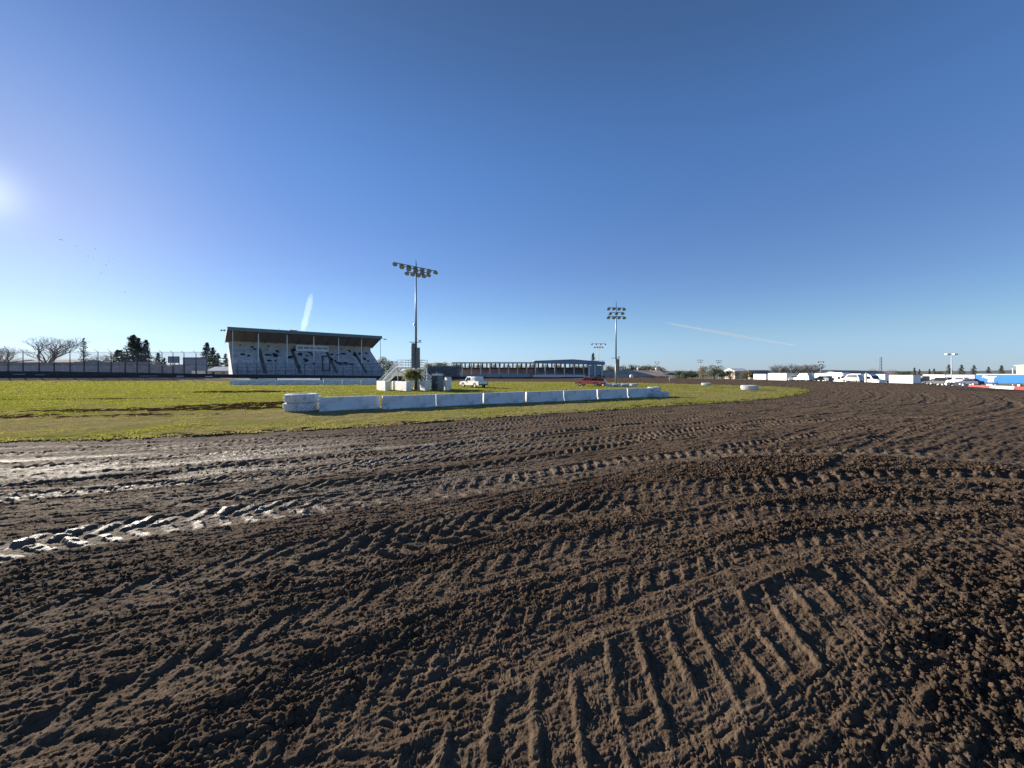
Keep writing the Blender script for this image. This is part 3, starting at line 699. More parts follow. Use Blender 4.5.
def block(px0, px1, Y, ht, lab, dpt=1.0, rz=0, tz=0):
    rz = R(-52); w = span(px0, px1, Y, rz); dpt = .7; x0 = X(px0, Y); mb = MB(); b_ = .06
    prof = [(-w / 2 + b_, -dpt / 2), (w / 2 - b_, -dpt / 2), (w / 2, -dpt / 2 + b_), (w / 2, dpt / 2 - b_), (w / 2 - b_, dpt / 2), (-w / 2 + b_, dpt / 2), (-w / 2, dpt / 2 - b_), (-w / 2, -dpt / 2 + b_)]
    mb.prism(prof, 0, ht - .05, 'z'); ins = [(p * .96, q * .92) for p, q in prof]; n = len(prof)
    mb.add([(p, q, ht - .05) for p, q in prof] + [(p, q, ht) for p, q in ins], [(i, (i + 1) % n, n + (i + 1) % n, n + i) for i in range(n)] + [tuple(range(n, 2 * n))])
    o = mb.build('concrete_block', 'white_paint2'); o.location = (x0 + math.cos(rz) * w / 2, Y + math.sin(rz) * w / 2, .03 + tz); o.rotation_euler = (0, 0, rz); tag(o, lab, 'block', 'white blocks around the platform'); return o
M['white_paint2'] = mat('limewashed concrete', (0.78, 0.76, 0.72), 0.8, 0.08, 3, dirt=(.5, .46, .4), dscale=1.5)
block(379, 388, 53, 1.25, 'white block at the foot of the white stairs', rz=-.5)
block(394, 395.5, 54, 1.2, 'narrow dark gap post block between the stairs and the palm', .5, rz=.5)['label'] = 'narrow white block squeezed between the two wide ones near the stairs'
block(397.5, 409, 53, 1.2, 'wide white block just left of the palm trunk', rz=-.3)
block(417, 427.5, 53, 1.25, 'wide white block between the palm trunk and the grey toilet', rz=-.25)
block(443, 447.5, 53.2, 1.35, 'white block just right of the grey portable toilet', rz=-.2)
block(446, 449.5, 55.5, 1.75, 'taller white block behind the one right of the toilet', rz=-.2)
# portable toilet
x, y = X(437.3, 51.5), 51.5; root = empty('portable_toilet', (x, y, .03), R(-25), 'grey portable toilet with a pale domed roof beside the white blocks', 'toilet')
MB().bb(-.55, .55, -.55, .55, .1, 2.0).build('cabin', 'grime', root); MB().prism([(-.6, 2.0), (.6, 2.0), (.58, 2.1), (.35, 2.26), (-.35, 2.26), (-.58, 2.1)], -.6, .6, 'y').build('roof', 'offwhite', root)
d_ = MB().bb(-.4, .4, -.58, -.55, .2, 1.92).build('door', 'darksteel', root); MB().bb(.26, .34, -.62, -.58, 1.0, 1.15).build('handle', 'lightsteel', d_)
MB().bb(-.5, .5, -.5, .5, 0, .1).build('skid', 'black', root); MB().tube((-.4, .4, 2.2), (-.4, .4, 2.5), .05, .05, 6).build('vent_pipe', 'offwhite', root)
# palm like small tree
def palm():
    Y = 52.2; x = X(415.5, Y); root = empty('palm_tree', (x, Y, .03), 0, 'small ragged palm with brown trunk in front of the white blocks', 'palm tree')
    b = MB(); zt = Z(376, Y)
    for q in range(6): b.tube((.02 * q, 0, zt * q / 6), (.02 * (q + 1), 0, zt * (q + 1) / 6 + .02), .22 - .012 * q, .19 - .012 * q, 8)
    b.build('trunk', 'brownbark', root)
    fr = MB()
    for q in range(90):
        a = random.uniform(0, 2 * PI); el = random.uniform(-.35, 1.0); L = random.uniform(.9, 1.7); c = Vector((random.uniform(-1.0, .3), random.uniform(-.3, .3), zt + random.uniform(.0, .35)))
        prev = c; d = Vector((math.cos(a) * math.cos(el), math.sin(a) * math.cos(el), math.sin(el)))
        for s in range(7):
            nx = prev + d * L / 7; d = (d + Vector((0, 0, -.17))).normalized(); side = d.cross(Vector((0, 0, 1))).normalized()
            for sg in (-1, 1):
                e_ = prev + (nx - prev) * random.random(); w_ = .34 * math.sin((s + 1) / 8 * PI) + .07
                fr.add([prev, nx, e_ + side * sg * w_ + d * .15 + Vector((0, 0, -.07))], [(0, 1, 2)])
            prev = nx
    fr.build('crown', 'palm', root)
palm()

# ------------------------------------------------------------------ grandstand
def grandstand():
    ang = R(40); Lx = 47.2; FL = Vector((-84.9, 117.2)); g = h1(FL.x, FL.y); g = .9
    root = empty('grandstand', (FL.x, FL.y, g), ang, 'large grandstand with a sloping dark roof, pale bench rows and white columns', 'grandstand')
    rows = 22; D = 15.2; z0 = 1.9 - g; z1 = 10.9 - g; rd = D / rows; rh = (z1 - z0) / rows
    aisles = [8.4, 18.4, 30.0, 40.4]; aw = 1.1
    edges = [0] + sum([[a - aw / 2, a + aw / 2] for a in aisles], []) + [Lx]
    for i in range(0, len(edges), 2):
        xa, xb = edges[i], edges[i + 1]; mb = MB()
        for r in range(rows):
            y0 = r * rd; zz = z0 + r * rh
            mb.bb(xa, xb, y0, y0 + rd, zz - .05 - (rh), zz - .02)                       # tread and riser
            n_ = max(1, int((xb - xa) / 1.6)); 
            for q in range(n_):
                p0 = xa + (xb - xa) * q / n_ + .04; p1 = xa + (xb - xa) * (q + 1) / n_ - .04
                mb.bb(p0, p1, y0 + .12, y0 + .44, zz + .10, zz + .38 + .02 * ((q * 7 + r * 3) % 3))   # bench
        mb.build('seating_section', 'alu', root)
    for a in aisles:
        mb = MB()
        for r in range(rows * 2): mb.bb(a - aw / 2 + .003, a + aw / 2 - .003, r * rd / 2, (r + 1) * rd / 2, z0 - .3 + r * rh / 2 - .3, z0 - .3 + r * rh / 2 + .05)
        st = mb.build('aisle_stairs', 'aisle', root)
        hr = MB()
        for r in range(0, rows, 3): hr.tube((a, r * rd + .2, z0 + r * rh - .2), (a, r * rd + .2, z0 + r * rh + .8), .03, .03, 4)
        hr.build('handrail', 'darksteel', st)
    MB().bb(0, Lx, -.1, -.02, -.9, z0 + .1).build('front_wall', 'greywall', root)
    # understructure side panels
    for xx_ in (-.12, Lx + .02):
        MB().prism([(0, -.8), (D + .6, -.8), (D + .6, z1 + 1.4), (D, z1 + .1), (0, z0)], xx_, xx_ + .1, 'x').build('end_wall', 'offwhite' if xx_ < 0 else 'greywall', root)
    MB().bb(0, Lx, D + .02, D + .25, -.8, z1 + 2.0).build('rear_wall', 'cream', root)
    for q in range(6):
        xw = 3 + q * 8.2; MB().bb(xw - .3, xw + .3, D - .06, D + .0, z1 + .45, z1 + .95).build('window', 'darksteel', root)
    # roof
    yf, yb = 5.3, 16.6; zf, zb = 16.35 - g, 12.5 - g
    pf = [(yf, zf), (yb, zb), (yb, zb + .2), (yf, zf + .2)]
    rf = MB().prism(pf, -1.0, Lx + .9, 'x').build('roof', 'roofgrey', root)
    MB().prism([(yf + .1, zf - .06), (yb - .05, zb - .06), (yb - .05, zb - .006), (yf + .1, zf - .006)], -.95, Lx + .85, 'x').build('soffit', 'soffit', rf)
    mb = MB()
    for q in range(15):
        xq = q * Lx / 14; mb.prism([(yf + .3, zf - .45), (yb - .2, zb - .45), (yb - .2, zb - .07), (yf + .3, zf - .07)], xq - .07, xq + .07, 'x')
    mb.build('rafters', 'soffit', rf)
    MB().bb(-1.1, Lx + 1.0, yf - .12, yf - .003, zf - .75, zf + .35).build('fascia', 'fascia', rf)
    for xe in (-1.12, Lx + .92): MB().prism([(yf, zf - .35), (yb, zb - .35), (yb, zb + .25), (yf, zf + .25)], xe, xe + .1, 'x').build('gable_trim', 'fascia', rf)
    sl = (zb - zf) / (yb - yf)
    for xc in (7.3, 15.6, 24.0, 32.4, 40.8):
        yc = 7.0; MB().tube((xc, yc, z0 + yc / rd * rh - .3), (xc, yc, zf + sl * (yc - yf) - .45), .16, .16, 8).build('column', 'offwhite', root)
    for xc, yc in ((.3, 5.6), (Lx + .6, 5.9)):
        MB().tube((xc, yc, -.8), (xc, yc, zf + sl * (yc - yf) - .35), .10, .10, 8).build('column', 'offwhite', root)
    # press box
    pb = MB().bb(19.5, 30.5, D - 2.2, D - .05, z1 - .7, z1 + 1.5).build('press_box', 'offwhite', root)
    for q in range(5): MB().bb(20 + q * 2.1, 21.7 + q * 2.1, D - 2.26, D - 2.203, z1 + .1, z1 + .9).build('window', 'bluegrey', pb)
    # front rail
    r = MB()
    for q in range(25): r.tube((q * Lx / 24, -.12, z0), (q * Lx / 24, -.12, z0 + 1.1), .03, .03, 4)
    r.bb(0, Lx, -.15, -.09, z0 + 1.06, z0 + 1.12); r.build('railing', 'darksteel', root)
    # dark framed gateway
    gm = MB(); gx0, gx1 = 25.2, 28.0; zz = z0 + 3 * rh
    gm.bb(gx0, gx0 + .45, 1.0, 1.3, zz - .5, zz + 5.0).bb(gx1 - .45, gx1, 1.0, 1.3, zz - .5, zz + 5.0).bb(gx0, gx1, 1.0, 1.3, zz + 4.6, zz + 5.1).bb(gx0, gx1, 1.0, 1.3, zz - .1, zz + .2).build('gateway_frame', 'darksteel', root)
    # rooftop equipment and corner lamps
    MB().bb(16.6, 19.0, 8.5, 10, zf - .6, zf + .9).bb(19.8, 20.9, 8.5, 10, zf - .6, zf + .45).build('roof_vent', 'grime', rf)
    for q in (13.2, 16.4, 19.2): MB().tube((q, 7, zf - .4), (q, 7, zf + 1.1), .04, .04, 4).build('antenna', 'darksteel', rf)
    for xe, sg in ((-1.1, -1), (Lx + 1, 1)):
        lb, lg = MB(), MB()
        lb.tube((xe, yf + .2, zf - .6), (xe + sg * 1.5, yf + .2, zf - .7), .05, .05, 5)
        for q in (.8, 1.5): lamp_head(lb, lg, (xe + sg * q, yf - .1, zf - .9), .2, .4, .8)
        l_ = lb.build('corner_floodlight', 'darksteel', root); lg.build('lamp_glass', 'lampglass', l_)
    # dark blankets over benches
    mw = Matrix.Translation((FL.x, FL.y, g)) @ Matrix.Rotation(ang, 4, 'Z')
    spots = [(3.5, 11, 1.6, 1), (4.8, 10, .9, 1), (6.2, 15.2, 1.0, 2), (7.2, 14, .8, 1), (10.6, 11, 2.2, 1), (12.6, 10, 1.5, 3), (13.4, 13, 1.0, 2), (10.6, 7, 1.7, 1), (12.4, 7, .7, 1), (17, 9.5, 1.8, 2), (19.4, 14.4, 1.6, 2), (20.4, 11.5, 1.5, 2),
             (18.7, 3.6, .9, 2), (21.6, 7.5, 1.2, 3), (22.6, 11, .8, 1), (24, 12.5, 1.8, 1), (25, 15.5, 4.2, 1), (23.4, 6, 1.0, 1), (24, 11.5, 1.2, 1), (31.2, 12.2, 1.2, 1), (33.5, 12.4, 1.2, 1), (35.4, 12.6, 2.4, 1),
             (30.6, 8.8, 1.0, 2), (31.6, 7.2, .8, 2), (32.5, 5.6, 2.0, 2), (34.8, 5.8, 1.7, 2), (36.8, 5.9, 1.8, 1), (38.8, 15, .9, 2), (39.6, 11.5, .9, 3), (42.0, 12.5, .8, 2), (44.6, 13.2, 1.0, 1), (42.6, 9.5, 1.0, 2), (43.6, 8.2, 1.0, 1), (29.2, 15.0, 1.0, 2)]
    for (bx, brow_y, w, n) in spots:
        r = int(brow_y / D * rows); mb = MB()
        for q in range(n):
            zz = z0 + (r + q) * rh; y0 = (r + q) * rd; ox = random.uniform(-.3, .3)
            mb.box((ox, y0 - r * rd + .28, (q * rh) + .44), (w, .5, .06)); mb.box((ox, y0 - r * rd - .0, q * rh + .22), (w * random.uniform(.8, 1), .05, .5))
            mb.box((ox + random.uniform(-.2, .2), y0 - r * rd + .3, q * rh + .55), (w * .55, .42, .18), random.uniform(-.2, .2))
        o = mb.build('blanket', 'cloth'); p = mw @ Vector((bx, r * rd, z0 + r * rh)); o.location = p; o.rotation_euler = (0, 0, ang)
        tag(o, 'dark blanket spread over pale bench rows of the large grandstand', 'blanket', 'dark blankets on the grandstand benches')
grandstand()

# ------------------------------------------------------------------ white wall in front of the grandstand with banners
n_ = 8; proto_b = None
for i in range(n_):
    t = (i + .5) / n_; px = 230 + 150 * t; Y = 74 + 1.5 * t; x = X(px, Y); Lb = (X(380, 75.5) - X(230, 74)) / n_
    mb = barrier_mb(Lb - .08, .92, .5, .22) if proto_b is None else None
    if proto_b is None: o = proto_b = mb.build('concrete_barrier', 'white_conc')
    else: o = proto_b.copy(); COL.objects.link(o)
    o.location = (x, Y, .02); o.rotation_euler = (0, 0, .05 + random.uniform(-.015, .015))
    tag(o, ['leftmost white barrier segment of the row below the large grandstand', 'second white barrier from the left below the large grandstand', 'third white barrier from the left below the large grandstand', 'fourth white barrier from the left below the large grandstand',
        'fifth white barrier from the left below the large grandstand', 'sixth white barrier from the left below the large grandstand', 'seventh white barrier from the left below the large grandstand', 'white barrier segment behind the foot of the platform stairs'][i], 'barrier', 'white barriers below the grandstand')
for i, (a, b_, Y) in enumerate(((235, 250, 76.5), (277, 320, 77.5), (258, 276, 77.2), (322, 376, 78.2))):
    x0, x1 = X(a, Y), X(b_, Y); o = MB().bb(0, x1 - x0, 0, .12, 0, .42).bb(.1, .25, .02, .1, -.75, 0).bb(x1 - x0 - .25, x1 - x0 - .1, .02, .1, -.75, 0).build('banner_board', 'white_paint' if i < 2 else 'bluegrey')
    o.location = (x0, Y, .82); tag(o, ['short white board behind the left end of the grandstand barriers', 'long white board behind the middle of the grandstand barriers', 'grey blue board between the two white boards below the grandstand', 'grey blue board behind the right part of the grandstand barriers'][i], 'board')

# ------------------------------------------------------------------ dark crash wall and catch fence along the far straight
wallP = [(-20, 371, 119), (60, 371.3, 119), (120, 372.3, 118.5), (180, 373.4, 117.5), (235, 374.4, 115.5), (310, 375.2, 115), (380, 376, 115.5), (430, 376.5, 116), (520, 376.8, 114.5), (600, 377, 110)]
def polywall(name, pts, thick, m, lab, cat, z0f=None):
    mb = MB(); W_ = [(X(p, Y), Y, Z(t, Y)) for p, t, Y in pts]
    for (xa, ya, za), (xb, yb, zb) in zip(W_[:-1], W_[1:]):
        ga, gb = h1(xa, ya) - .4, h1(xb, yb) - .4
        mb.add([(xa, ya, ga), (xb, yb, gb), (xb, yb, zb), (xa, ya, za), (xa, ya + thick, ga), (xb, yb + thick, gb), (xb, yb + thick, zb), (xa, ya + thick, za)],
               [(0, 1, 2, 3), (7, 6, 5, 4), (3, 2, 6, 7), (0, 4, 5, 1), (0, 3, 7, 4), (1, 5, 6, 2)])
    root = empty(name, (0, 0, 0), 0, lab, cat); mb.build('wall_panel', m, root); return root, W_
cw, WP = polywall('crash_wall', wallP, .3, 'darkwall', 'long dark crash wall running along the far side of the track', 'wall')
for (a, b_, yi, hh, mm) in ((14, 26, 374.3, .25, 'bluegrey'), (36, 46, 374.8, .2, 'bluegrey'), (140, 158, 376, .2, 'greywall'), (177, 184, 376.2, .25, 'lightsteel'), (206, 213, 376.5, .3, 'lightsteel'), (48, 60, 378.5, .2, 'navy'), (70, 110, 378.4, .3, 'navy'),
                        (470, 484, 375.7, .7, 'greywall'), (486, 500, 375.6, .8, 'bluegrey'), (502, 530, 375.7, .8, 'bluegrey'), (533, 585, 376, .5, 'lightsteel')):
    Y = np.interp((a + b_) / 2, [p[0] for p in wallP], [p[2] for p in wallP]) - .25; x0, x1 = X(a, Y), X(b_, Y); zc = Z(yi, Y)
    MB().bb(x0, x1, Y - .2, Y - .1, zc - hh / 2, zc + hh / 2).build('sponsor_panel', mm, cw)
fence = empty('catch_fence', (X(100, 119), 119.6, 1.3), 0, 'tall wire catch fence with slim steel posts, left of the large grandstand', 'fence'); fo = Vector((X(100, 119), 119.6, 1.3))
pxs = [8, 23, 39, 54, 70, 84, 98, 111, 125, 137, 149, 162, 173, 184, 196, 207]
for i, px in enumerate(pxs):
    Y = 119.6; t = i / 15; zt = Z(350.5 + 3 * t, Y); xq = X(px, Y)
    MB().tube((xq - fo.x, 0, 0), (xq - fo.x, 0, zt - fo.z), .16, .09, 6).tube((xq - fo.x, 0, zt - fo.z), (xq - fo.x, -1.1, zt - fo.z + .7), .06, .05, 5).build('post', 'darksteel', fence)
xa, xb = X(-15, 119.6) - fo.x, X(208, 119.6) - fo.x
MB().bb(xa, xb, .09, .10, 3.2, Z(351.5, 119.6) - fo.z).build('wire_netting', 'net', fence)
wsP = MB()
for a, b_, t0, t1 in ((-60, 75, 363.5, 363.5), (75, 160, 361.5, 362), (160, 190, 363, 366), (190, 207, 366, 368)):  # leftmost stretch added to throw shade over the far track
    x0, x1 = X(a, 119.6) - fo.x, X(b_, 119.6) - fo.x; wsP.bb(x0, x1, .14, .16, 0, Z((t0 + t1) / 2, 119.6) - fo.z)
wsP.build('windscreen', 'screen', fence)
cb = MB()
for hh in (3.4, 5.2, 7.2): cb.bb(xa, xb, -.03, .03, hh, hh + .05)
cb.build('cables', 'darksteel', fence)
# lighter fence in front of the grandstand
f2 = empty('catch_fence', (X(235, 115.9), 115.9, 1.2), 0, 'low wire catch fence running in front of the large grandstand', 'fence'); o2 = f2.location.copy()
for i in range(16):
    px = 238 + i * 9.6; xq = X(px, 116.2) - o2.x; MB().tube((xq, 0, 0), (xq, 0, 4.0), .08, .06, 5).build('post', 'darksteel', f2)
cb = MB(); xb = X(385, 116.2) - o2.x
for hh in (1.4, 2.6, 3.9): cb.bb(0, xb, -.03, .03, hh, hh + .05)
cb.build('cables', 'darksteel', f2); MB().bb(0, xb, .07, .08, .8, 3.9).build('wire_netting', 'net', f2)

# ------------------------------------------------------------------ covered stands on the far straight
def shed(pxa, pxb, Y, yt, bays, lab, roofm, fh, tilt, seatm, pink=None, depth=9, gable=False, rz=0):
    x0, x1 = X(pxa, Y), X(pxb, Y); w = x1 - x0; g = .5; root = empty('covered_stand', (x0, Y, g), rz, lab, 'grandstand'); zt = Z(yt, Y) - g
    zb = zt + tilt
    r = MB(); r.prism([(-1.2, zt - .12), (depth, zb - .12), (depth, zb), (-1.2, zt)], -.3, w + .3, 'x'); rf = r.build('roof', roofm, root)
    if gable:
        MB().prism([(-.35, zt - fh), (w + .4, zt - fh * 1.6), (w + .4, zt - fh * .45), (w * .55, zt + fh * .55), (-.35, zt)], -1.32, -1.21, 'y').build('fascia', 'blueroof', rf)
    else: MB().bb(-.3, w + .3, -1.3, -1.21, zt - .38, zt + .1).build('fascia', 'lightsteel', rf)
    for q in range(bays + 1):
        xq = w * q / bays; MB().tube((xq, 0, 0), (xq, 0, zt - .13), .17, .17, 6).build('column', 'lightsteel' if gable else 'offwhite', root)
        MB().tube((xq, depth - .3, 0), (xq, depth - .3, zb - .15), .15, .15, 6).build('column', 'darksteel', root)
    s = MB(); rows = 7; zr = 1.0
    for q in range(rows): s.bb(0, w, .6 + q * 1.1, .6 + (q + 1) * 1.1, -.2, zr + q * .34)
    s.build('seating', seatm, root)
    MB().bb(0, w, .3, .55, -.2, zr + .4).build('front_wall', 'bluegrey', root)
    # rear wall band with open windows between posts
    wl = MB(); zl = zr + rows * .34
    wl.bb(0, w, depth - .1, depth, zl - 2.4, zl + .35); wl.bb(0, w, depth - .1, depth, zb - .5, zb - .16)
    for q in range(bays * 2 + 1): xq = w * q / (bays * 2); wl.bb(max(0, xq - .28), min(w, xq + .28), depth - .1, depth, zl + .35, zb - .5)
    wl.build('rear_wall', 'darkterrace', root)
    return root
shed(453, 536, 142, 362.6, 9, 'long low covered stand with brown seats, left part of the far roofed stands', 'roofgrey', .55, .5, 'brownseat')
shed(535.5, 603, 134, 360.8, 7, 'covered stand with blue grey roof edge behind the red pickup', 'roofgrey', .9, .4, 'darkterrace', gable=True, depth=10)
MB_ = None
# end block of covered stand: stair tower
root = empty('stair_tower', (X(589, 130), 130, .5), 0, 'pale framed stair tower at the right end of the blue roofed stand', 'tower')
w = X(602, 130) - X(589, 130); zt = Z(364.8, 130) - .5
for sx in (0, w * .45, w):
    MB().bb(sx - .18, sx + .18, -.2, .2, 0, zt).build('column', 'lightsteel', root)
MB().bb(0, w, .5, .6, 1.0, zt - .3).build('back_panel', 'bluegrey', root); MB().bb(-.3, w + .3, -.4, 2, zt, zt + .25).build('roof', 'blueroof', root)
st = MB()
for q in range(10): st.bb(w * .5 + q * .2, w * .5 + q * .2 + .25, 0, 1.2, .2 + q * .3, .3 + q * .3)
st.build('stairs', 'lightsteel', root)
# dark uncovered terrace
root = empty('bleachers', (X(423, 128), 128, .5), 0, 'dark uncovered bleachers behind the grey portable toilet', 'bleachers'); w = X(456, 128) - X(423, 128)
mb = MB()
for q in range(11): mb.bb(0, w, q * .8, (q + 1) * .8, -.3, .5 + q * .33)
mb.build('bench_rows', 'darkterrace', root); bn = MB()
for q in range(11):
    for k_ in range(8): bn.bb(w * k_ / 8 + .1, w * (k_ + 1) / 8 - .1, q * .8 + .15, q * .8 + .5, .55 + q * .33, .85 + q * .33)
bn.build('benches', 'darkterrace', root)
rl = MB()
for q in range(12): rl.tube((w * q / 11, 8.9, 3.9), (w * q / 11, 8.9, 5.1), .04, .04, 4)
rl.bb(0, w, 8.87, 8.93, 5.05, 5.12); rl.build('railing', 'darksteel', root)

# ------------------------------------------------------------------ simple buildings
def building(px0, px1, Y, yt, yb_, depth, wallm, roofm, lab, rz=0, ridge=0.0, windows=0, cat='building', name='building', over=.4, doors=0, winm='darksteel', extra=None):
    x0, x1 = X(px0, Y), X(px1, Y); w = x1 - x0; g = Z(yb_, Y) if yb_ else h1((x0 + x1) / 2, Y) - .05; root = empty(name, (x0, Y, g), rz, lab, cat); zt = Z(yt, Y) - g - ridge
    MB().bb(0, w, 0, depth, 0, zt).build('wall', wallm, root)
    rf = MB().prism([(-over, zt), (depth + over, zt), (depth + over, zt + .18), (depth / 2, zt + ridge + .18), (-over, zt + .18)], -over, w + over, 'x').build('roof', roofm, root)
    for q in range(windows):
        xc = w * (q + .5) / windows; fr = MB().bb(xc - .75, xc + .75, -.06, -.003, zt * .45, zt * .8).build('window', 'offwhite', root); MB().bb(xc - .65, xc + .65, -.09, -.063, zt * .45 + .08, zt * .8 - .08).build('pane', 'glass', fr)
    for q in range(doors):
        xc = w * (q + .25) / max(1, doors); MB().bb(xc - .6, xc + .6, -.07, -.003, .02, min(2.2, zt * .8)).build('door', winm, root)
    return root, rf
building(-14, 13, 185, 359.5, 375, 14, 'greywall', 'roofdull', 'low building with a white roof at the left edge, under the small bare tree', ridge=1.2, windows=3)
building(19, 74, 175, 359.6, 375, 16, 'greywall', 'roofdull', 'long low building with a white roof below the large bare tree', ridge=1.4, windows=6, doors=2)
b1_, rf_ = building(76, 168, 190, 364.5, 375, 14, 'darkterrace', 'greywall', 'long dull grey shed behind the fence windscreen', ridge=1.0, windows=5)
def billboard(px0, px1, Y, yt, yb_, lab):
    x0, x1 = X(px0, Y), X(px1, Y); w = x1 - x0; g = h1(x0, Y); root = empty('billboard', (x0, Y, g), 0, lab, 'billboard'); zt, zb = Z(yt, Y) - g, Z(yb_, Y) - g
    pn_ = MB().bb(0, w, 0, .3, zb, zt).build('panel', 'bluegrey', root); fr = MB().bb(-.15, w + .15, -.08, -.003, zt - .25, zt + .05).bb(-.15, .1, -.08, -.003, zb, zt - .25).bb(w - .1, w + .15, -.08, -.003, zb, zt - .25); fr.build('frame', 'darksteel', pn_)
    for q in range(3): xq = w * (.1 + .4 * q); MB().tube((xq, .5, 0), (xq, .5, zt), .15, .15, 6).build('post', 'darksteel', root)
billboard(168.5, 179, 150, 356.5, 363, 'small square blue grey billboard left of the wide one by the grandstand')
billboard(183.5, 207, 140, 357.5, 371, 'wide blue grey billboard rising above the wall left of the grandstand')
building(208, 229, 150, 367.0, 376, 8, 'cream', 'offwhite', 'small pale house with white roof just left of the grandstand', ridge=1.6, windows=2, name='house', cat='house', doors=1)
br, rf_ = building(606, 668, 128, 370.8, 379, 16, 'tanwall', 'brownroof', 'long low barn with a mottled brown roof behind the right floodlight pole', ridge=2.0, windows=0, doors=3)
for xq in (X(621, 136) - X(606, 128), X(638, 136) - X(606, 128), X(656.5, 136) - X(606, 128)):
    MB().lathe([(0, .95), (.25, .9), (.42, .65), (.42, .35), (.25, .1), (.2, -.3)], 12, (xq, 8, Z(371, 136) - Z(379, 128) + .3)).build('roof_vent', 'white_paint', rf_, True)
root = empty('canopy', (X(665.5, 118), 118, h1(X(668, 118), 118)), 0, 'small dark flat canopy right of the brown barn', 'canopy'); w = X(677.5, 118) - X(665.5, 118); zt = Z(374, 118) - root.location.z
MB().prism([(-.3, zt - .3), (w + .3, zt - .3), (w * .6, zt + .35), (w * .4, zt + .35)], 0, 4, 'y').build('roof', 'darkroof', root)
for sx in (.1, w - .1):
    for sy in (.1, 3.9): MB().tube((sx, sy, 0), (sx, sy, zt - .3), .07, .07, 5).build('post', 'darksteel', root)
o = MB().lathe([(0, 1.1), (.3, 1.04), (.52, .8), (.58, .5), (.52, .2), (.3, 0), (0, -.03)], 16).build('water_tank', 'white_paint', None, True); Yq = 112; o.location = (X(631.5, Yq), Yq, Z(378, Yq)); o.scale = (.95,) * 3
tag(o, 'round white tank in front of the brown barn', 'tank')
building(735, 748, 190, 368.5, 379, 9, 'cream', 'offwhite', 'small cream building between olive trees, right of the centre', ridge=1.4, windows=2)
building(752, 772, 200, 370.5, 379, 9, 'cream', 'darkroof', 'low pale house with dark roof left of the white trailers', ridge=1.6, windows=2, name='house', cat='house')
building(838, 884, 230, 371, 380, 10, 'offwhite', 'darkroof', 'long low house with dark roof behind the white motorhome', ridge=1.4, windows=3, name='house', cat='house')
building(1061, 1090, 135, 364.6, 379, 12, 'beige', 'offwhite', 'tall beige building behind the blue trailer at the right edge', ridge=.2, windows=0, doors=1)
o = MB().tube((0, 0, 0), (0, 0, 6), .16, .14, 8).lathe([(.0, 6.12), (.24, 6.1), (.24, 5.95), (.14, 5.9)], 8).build('post', 'offwhite'); o.name = 'flag_post'; Yq = 128; o.location = (X(1013, Yq), Yq, Z(368.3, Yq) - 6.1); tag(o, 'short white post just left of the beige building', 'post')
# marker stake
x, y = X(669.5, 84), 84; root = empty('marker_stake', (x, y, h1(x, y)), 0, 'thin orange marker stake at the far edge of the grass', 'stake')
MB().tube((0, 0, 0), (0, 0, 1.0), .05, .04, 6).build('rod', 'orange', root); MB().lathe([(.06, .75), (.11, .78), (.11, .95), (.05, 1.02)], 8).build('cap', 'white_paint', root)

# ------------------------------------------------------------------ vehicles (built facing -x, length along x)
def wheel(parent, x, y, r=.37, w=.24):
    s = MB().lathe([(r * .58, -w / 2), (r * .9, -w / 2), (r, -w / 4), (r, w / 4), (r * .9, w / 2), (r * .58, w / 2)], 16, (x, y, r), 'y').build('wheel', 'black', parent, True)
    MB().lathe([(0, -w * .42), (r * .5, -w * .42), (r * .57, -w * .5)], 12, (x, y, r), 'y').lathe([(0, w * .42), (r * .5, w * .42), (r * .57, w * .5)], 12, (x, y, r), 'y').build('rim', 'lightsteel', s)
def arch_profile(top, L, xs, zlow=.42, r=.46):
    # closed side outline: underside with wheel arches then the top outline
    pr = [(0, zlow)]
    for xc in xs:
        for a in range(0, 181, 30): pr.append((xc - r * math.cos(R(a)), zlow - .02 + r * math.sin(R(a)) * .85))
    pr.append((L, zlow)); return pr + top
def shell(mb, prof, w):   # body side outline with a narrower upper edge
    mb.prism(prof, -w / 2, w / 2, 'y')
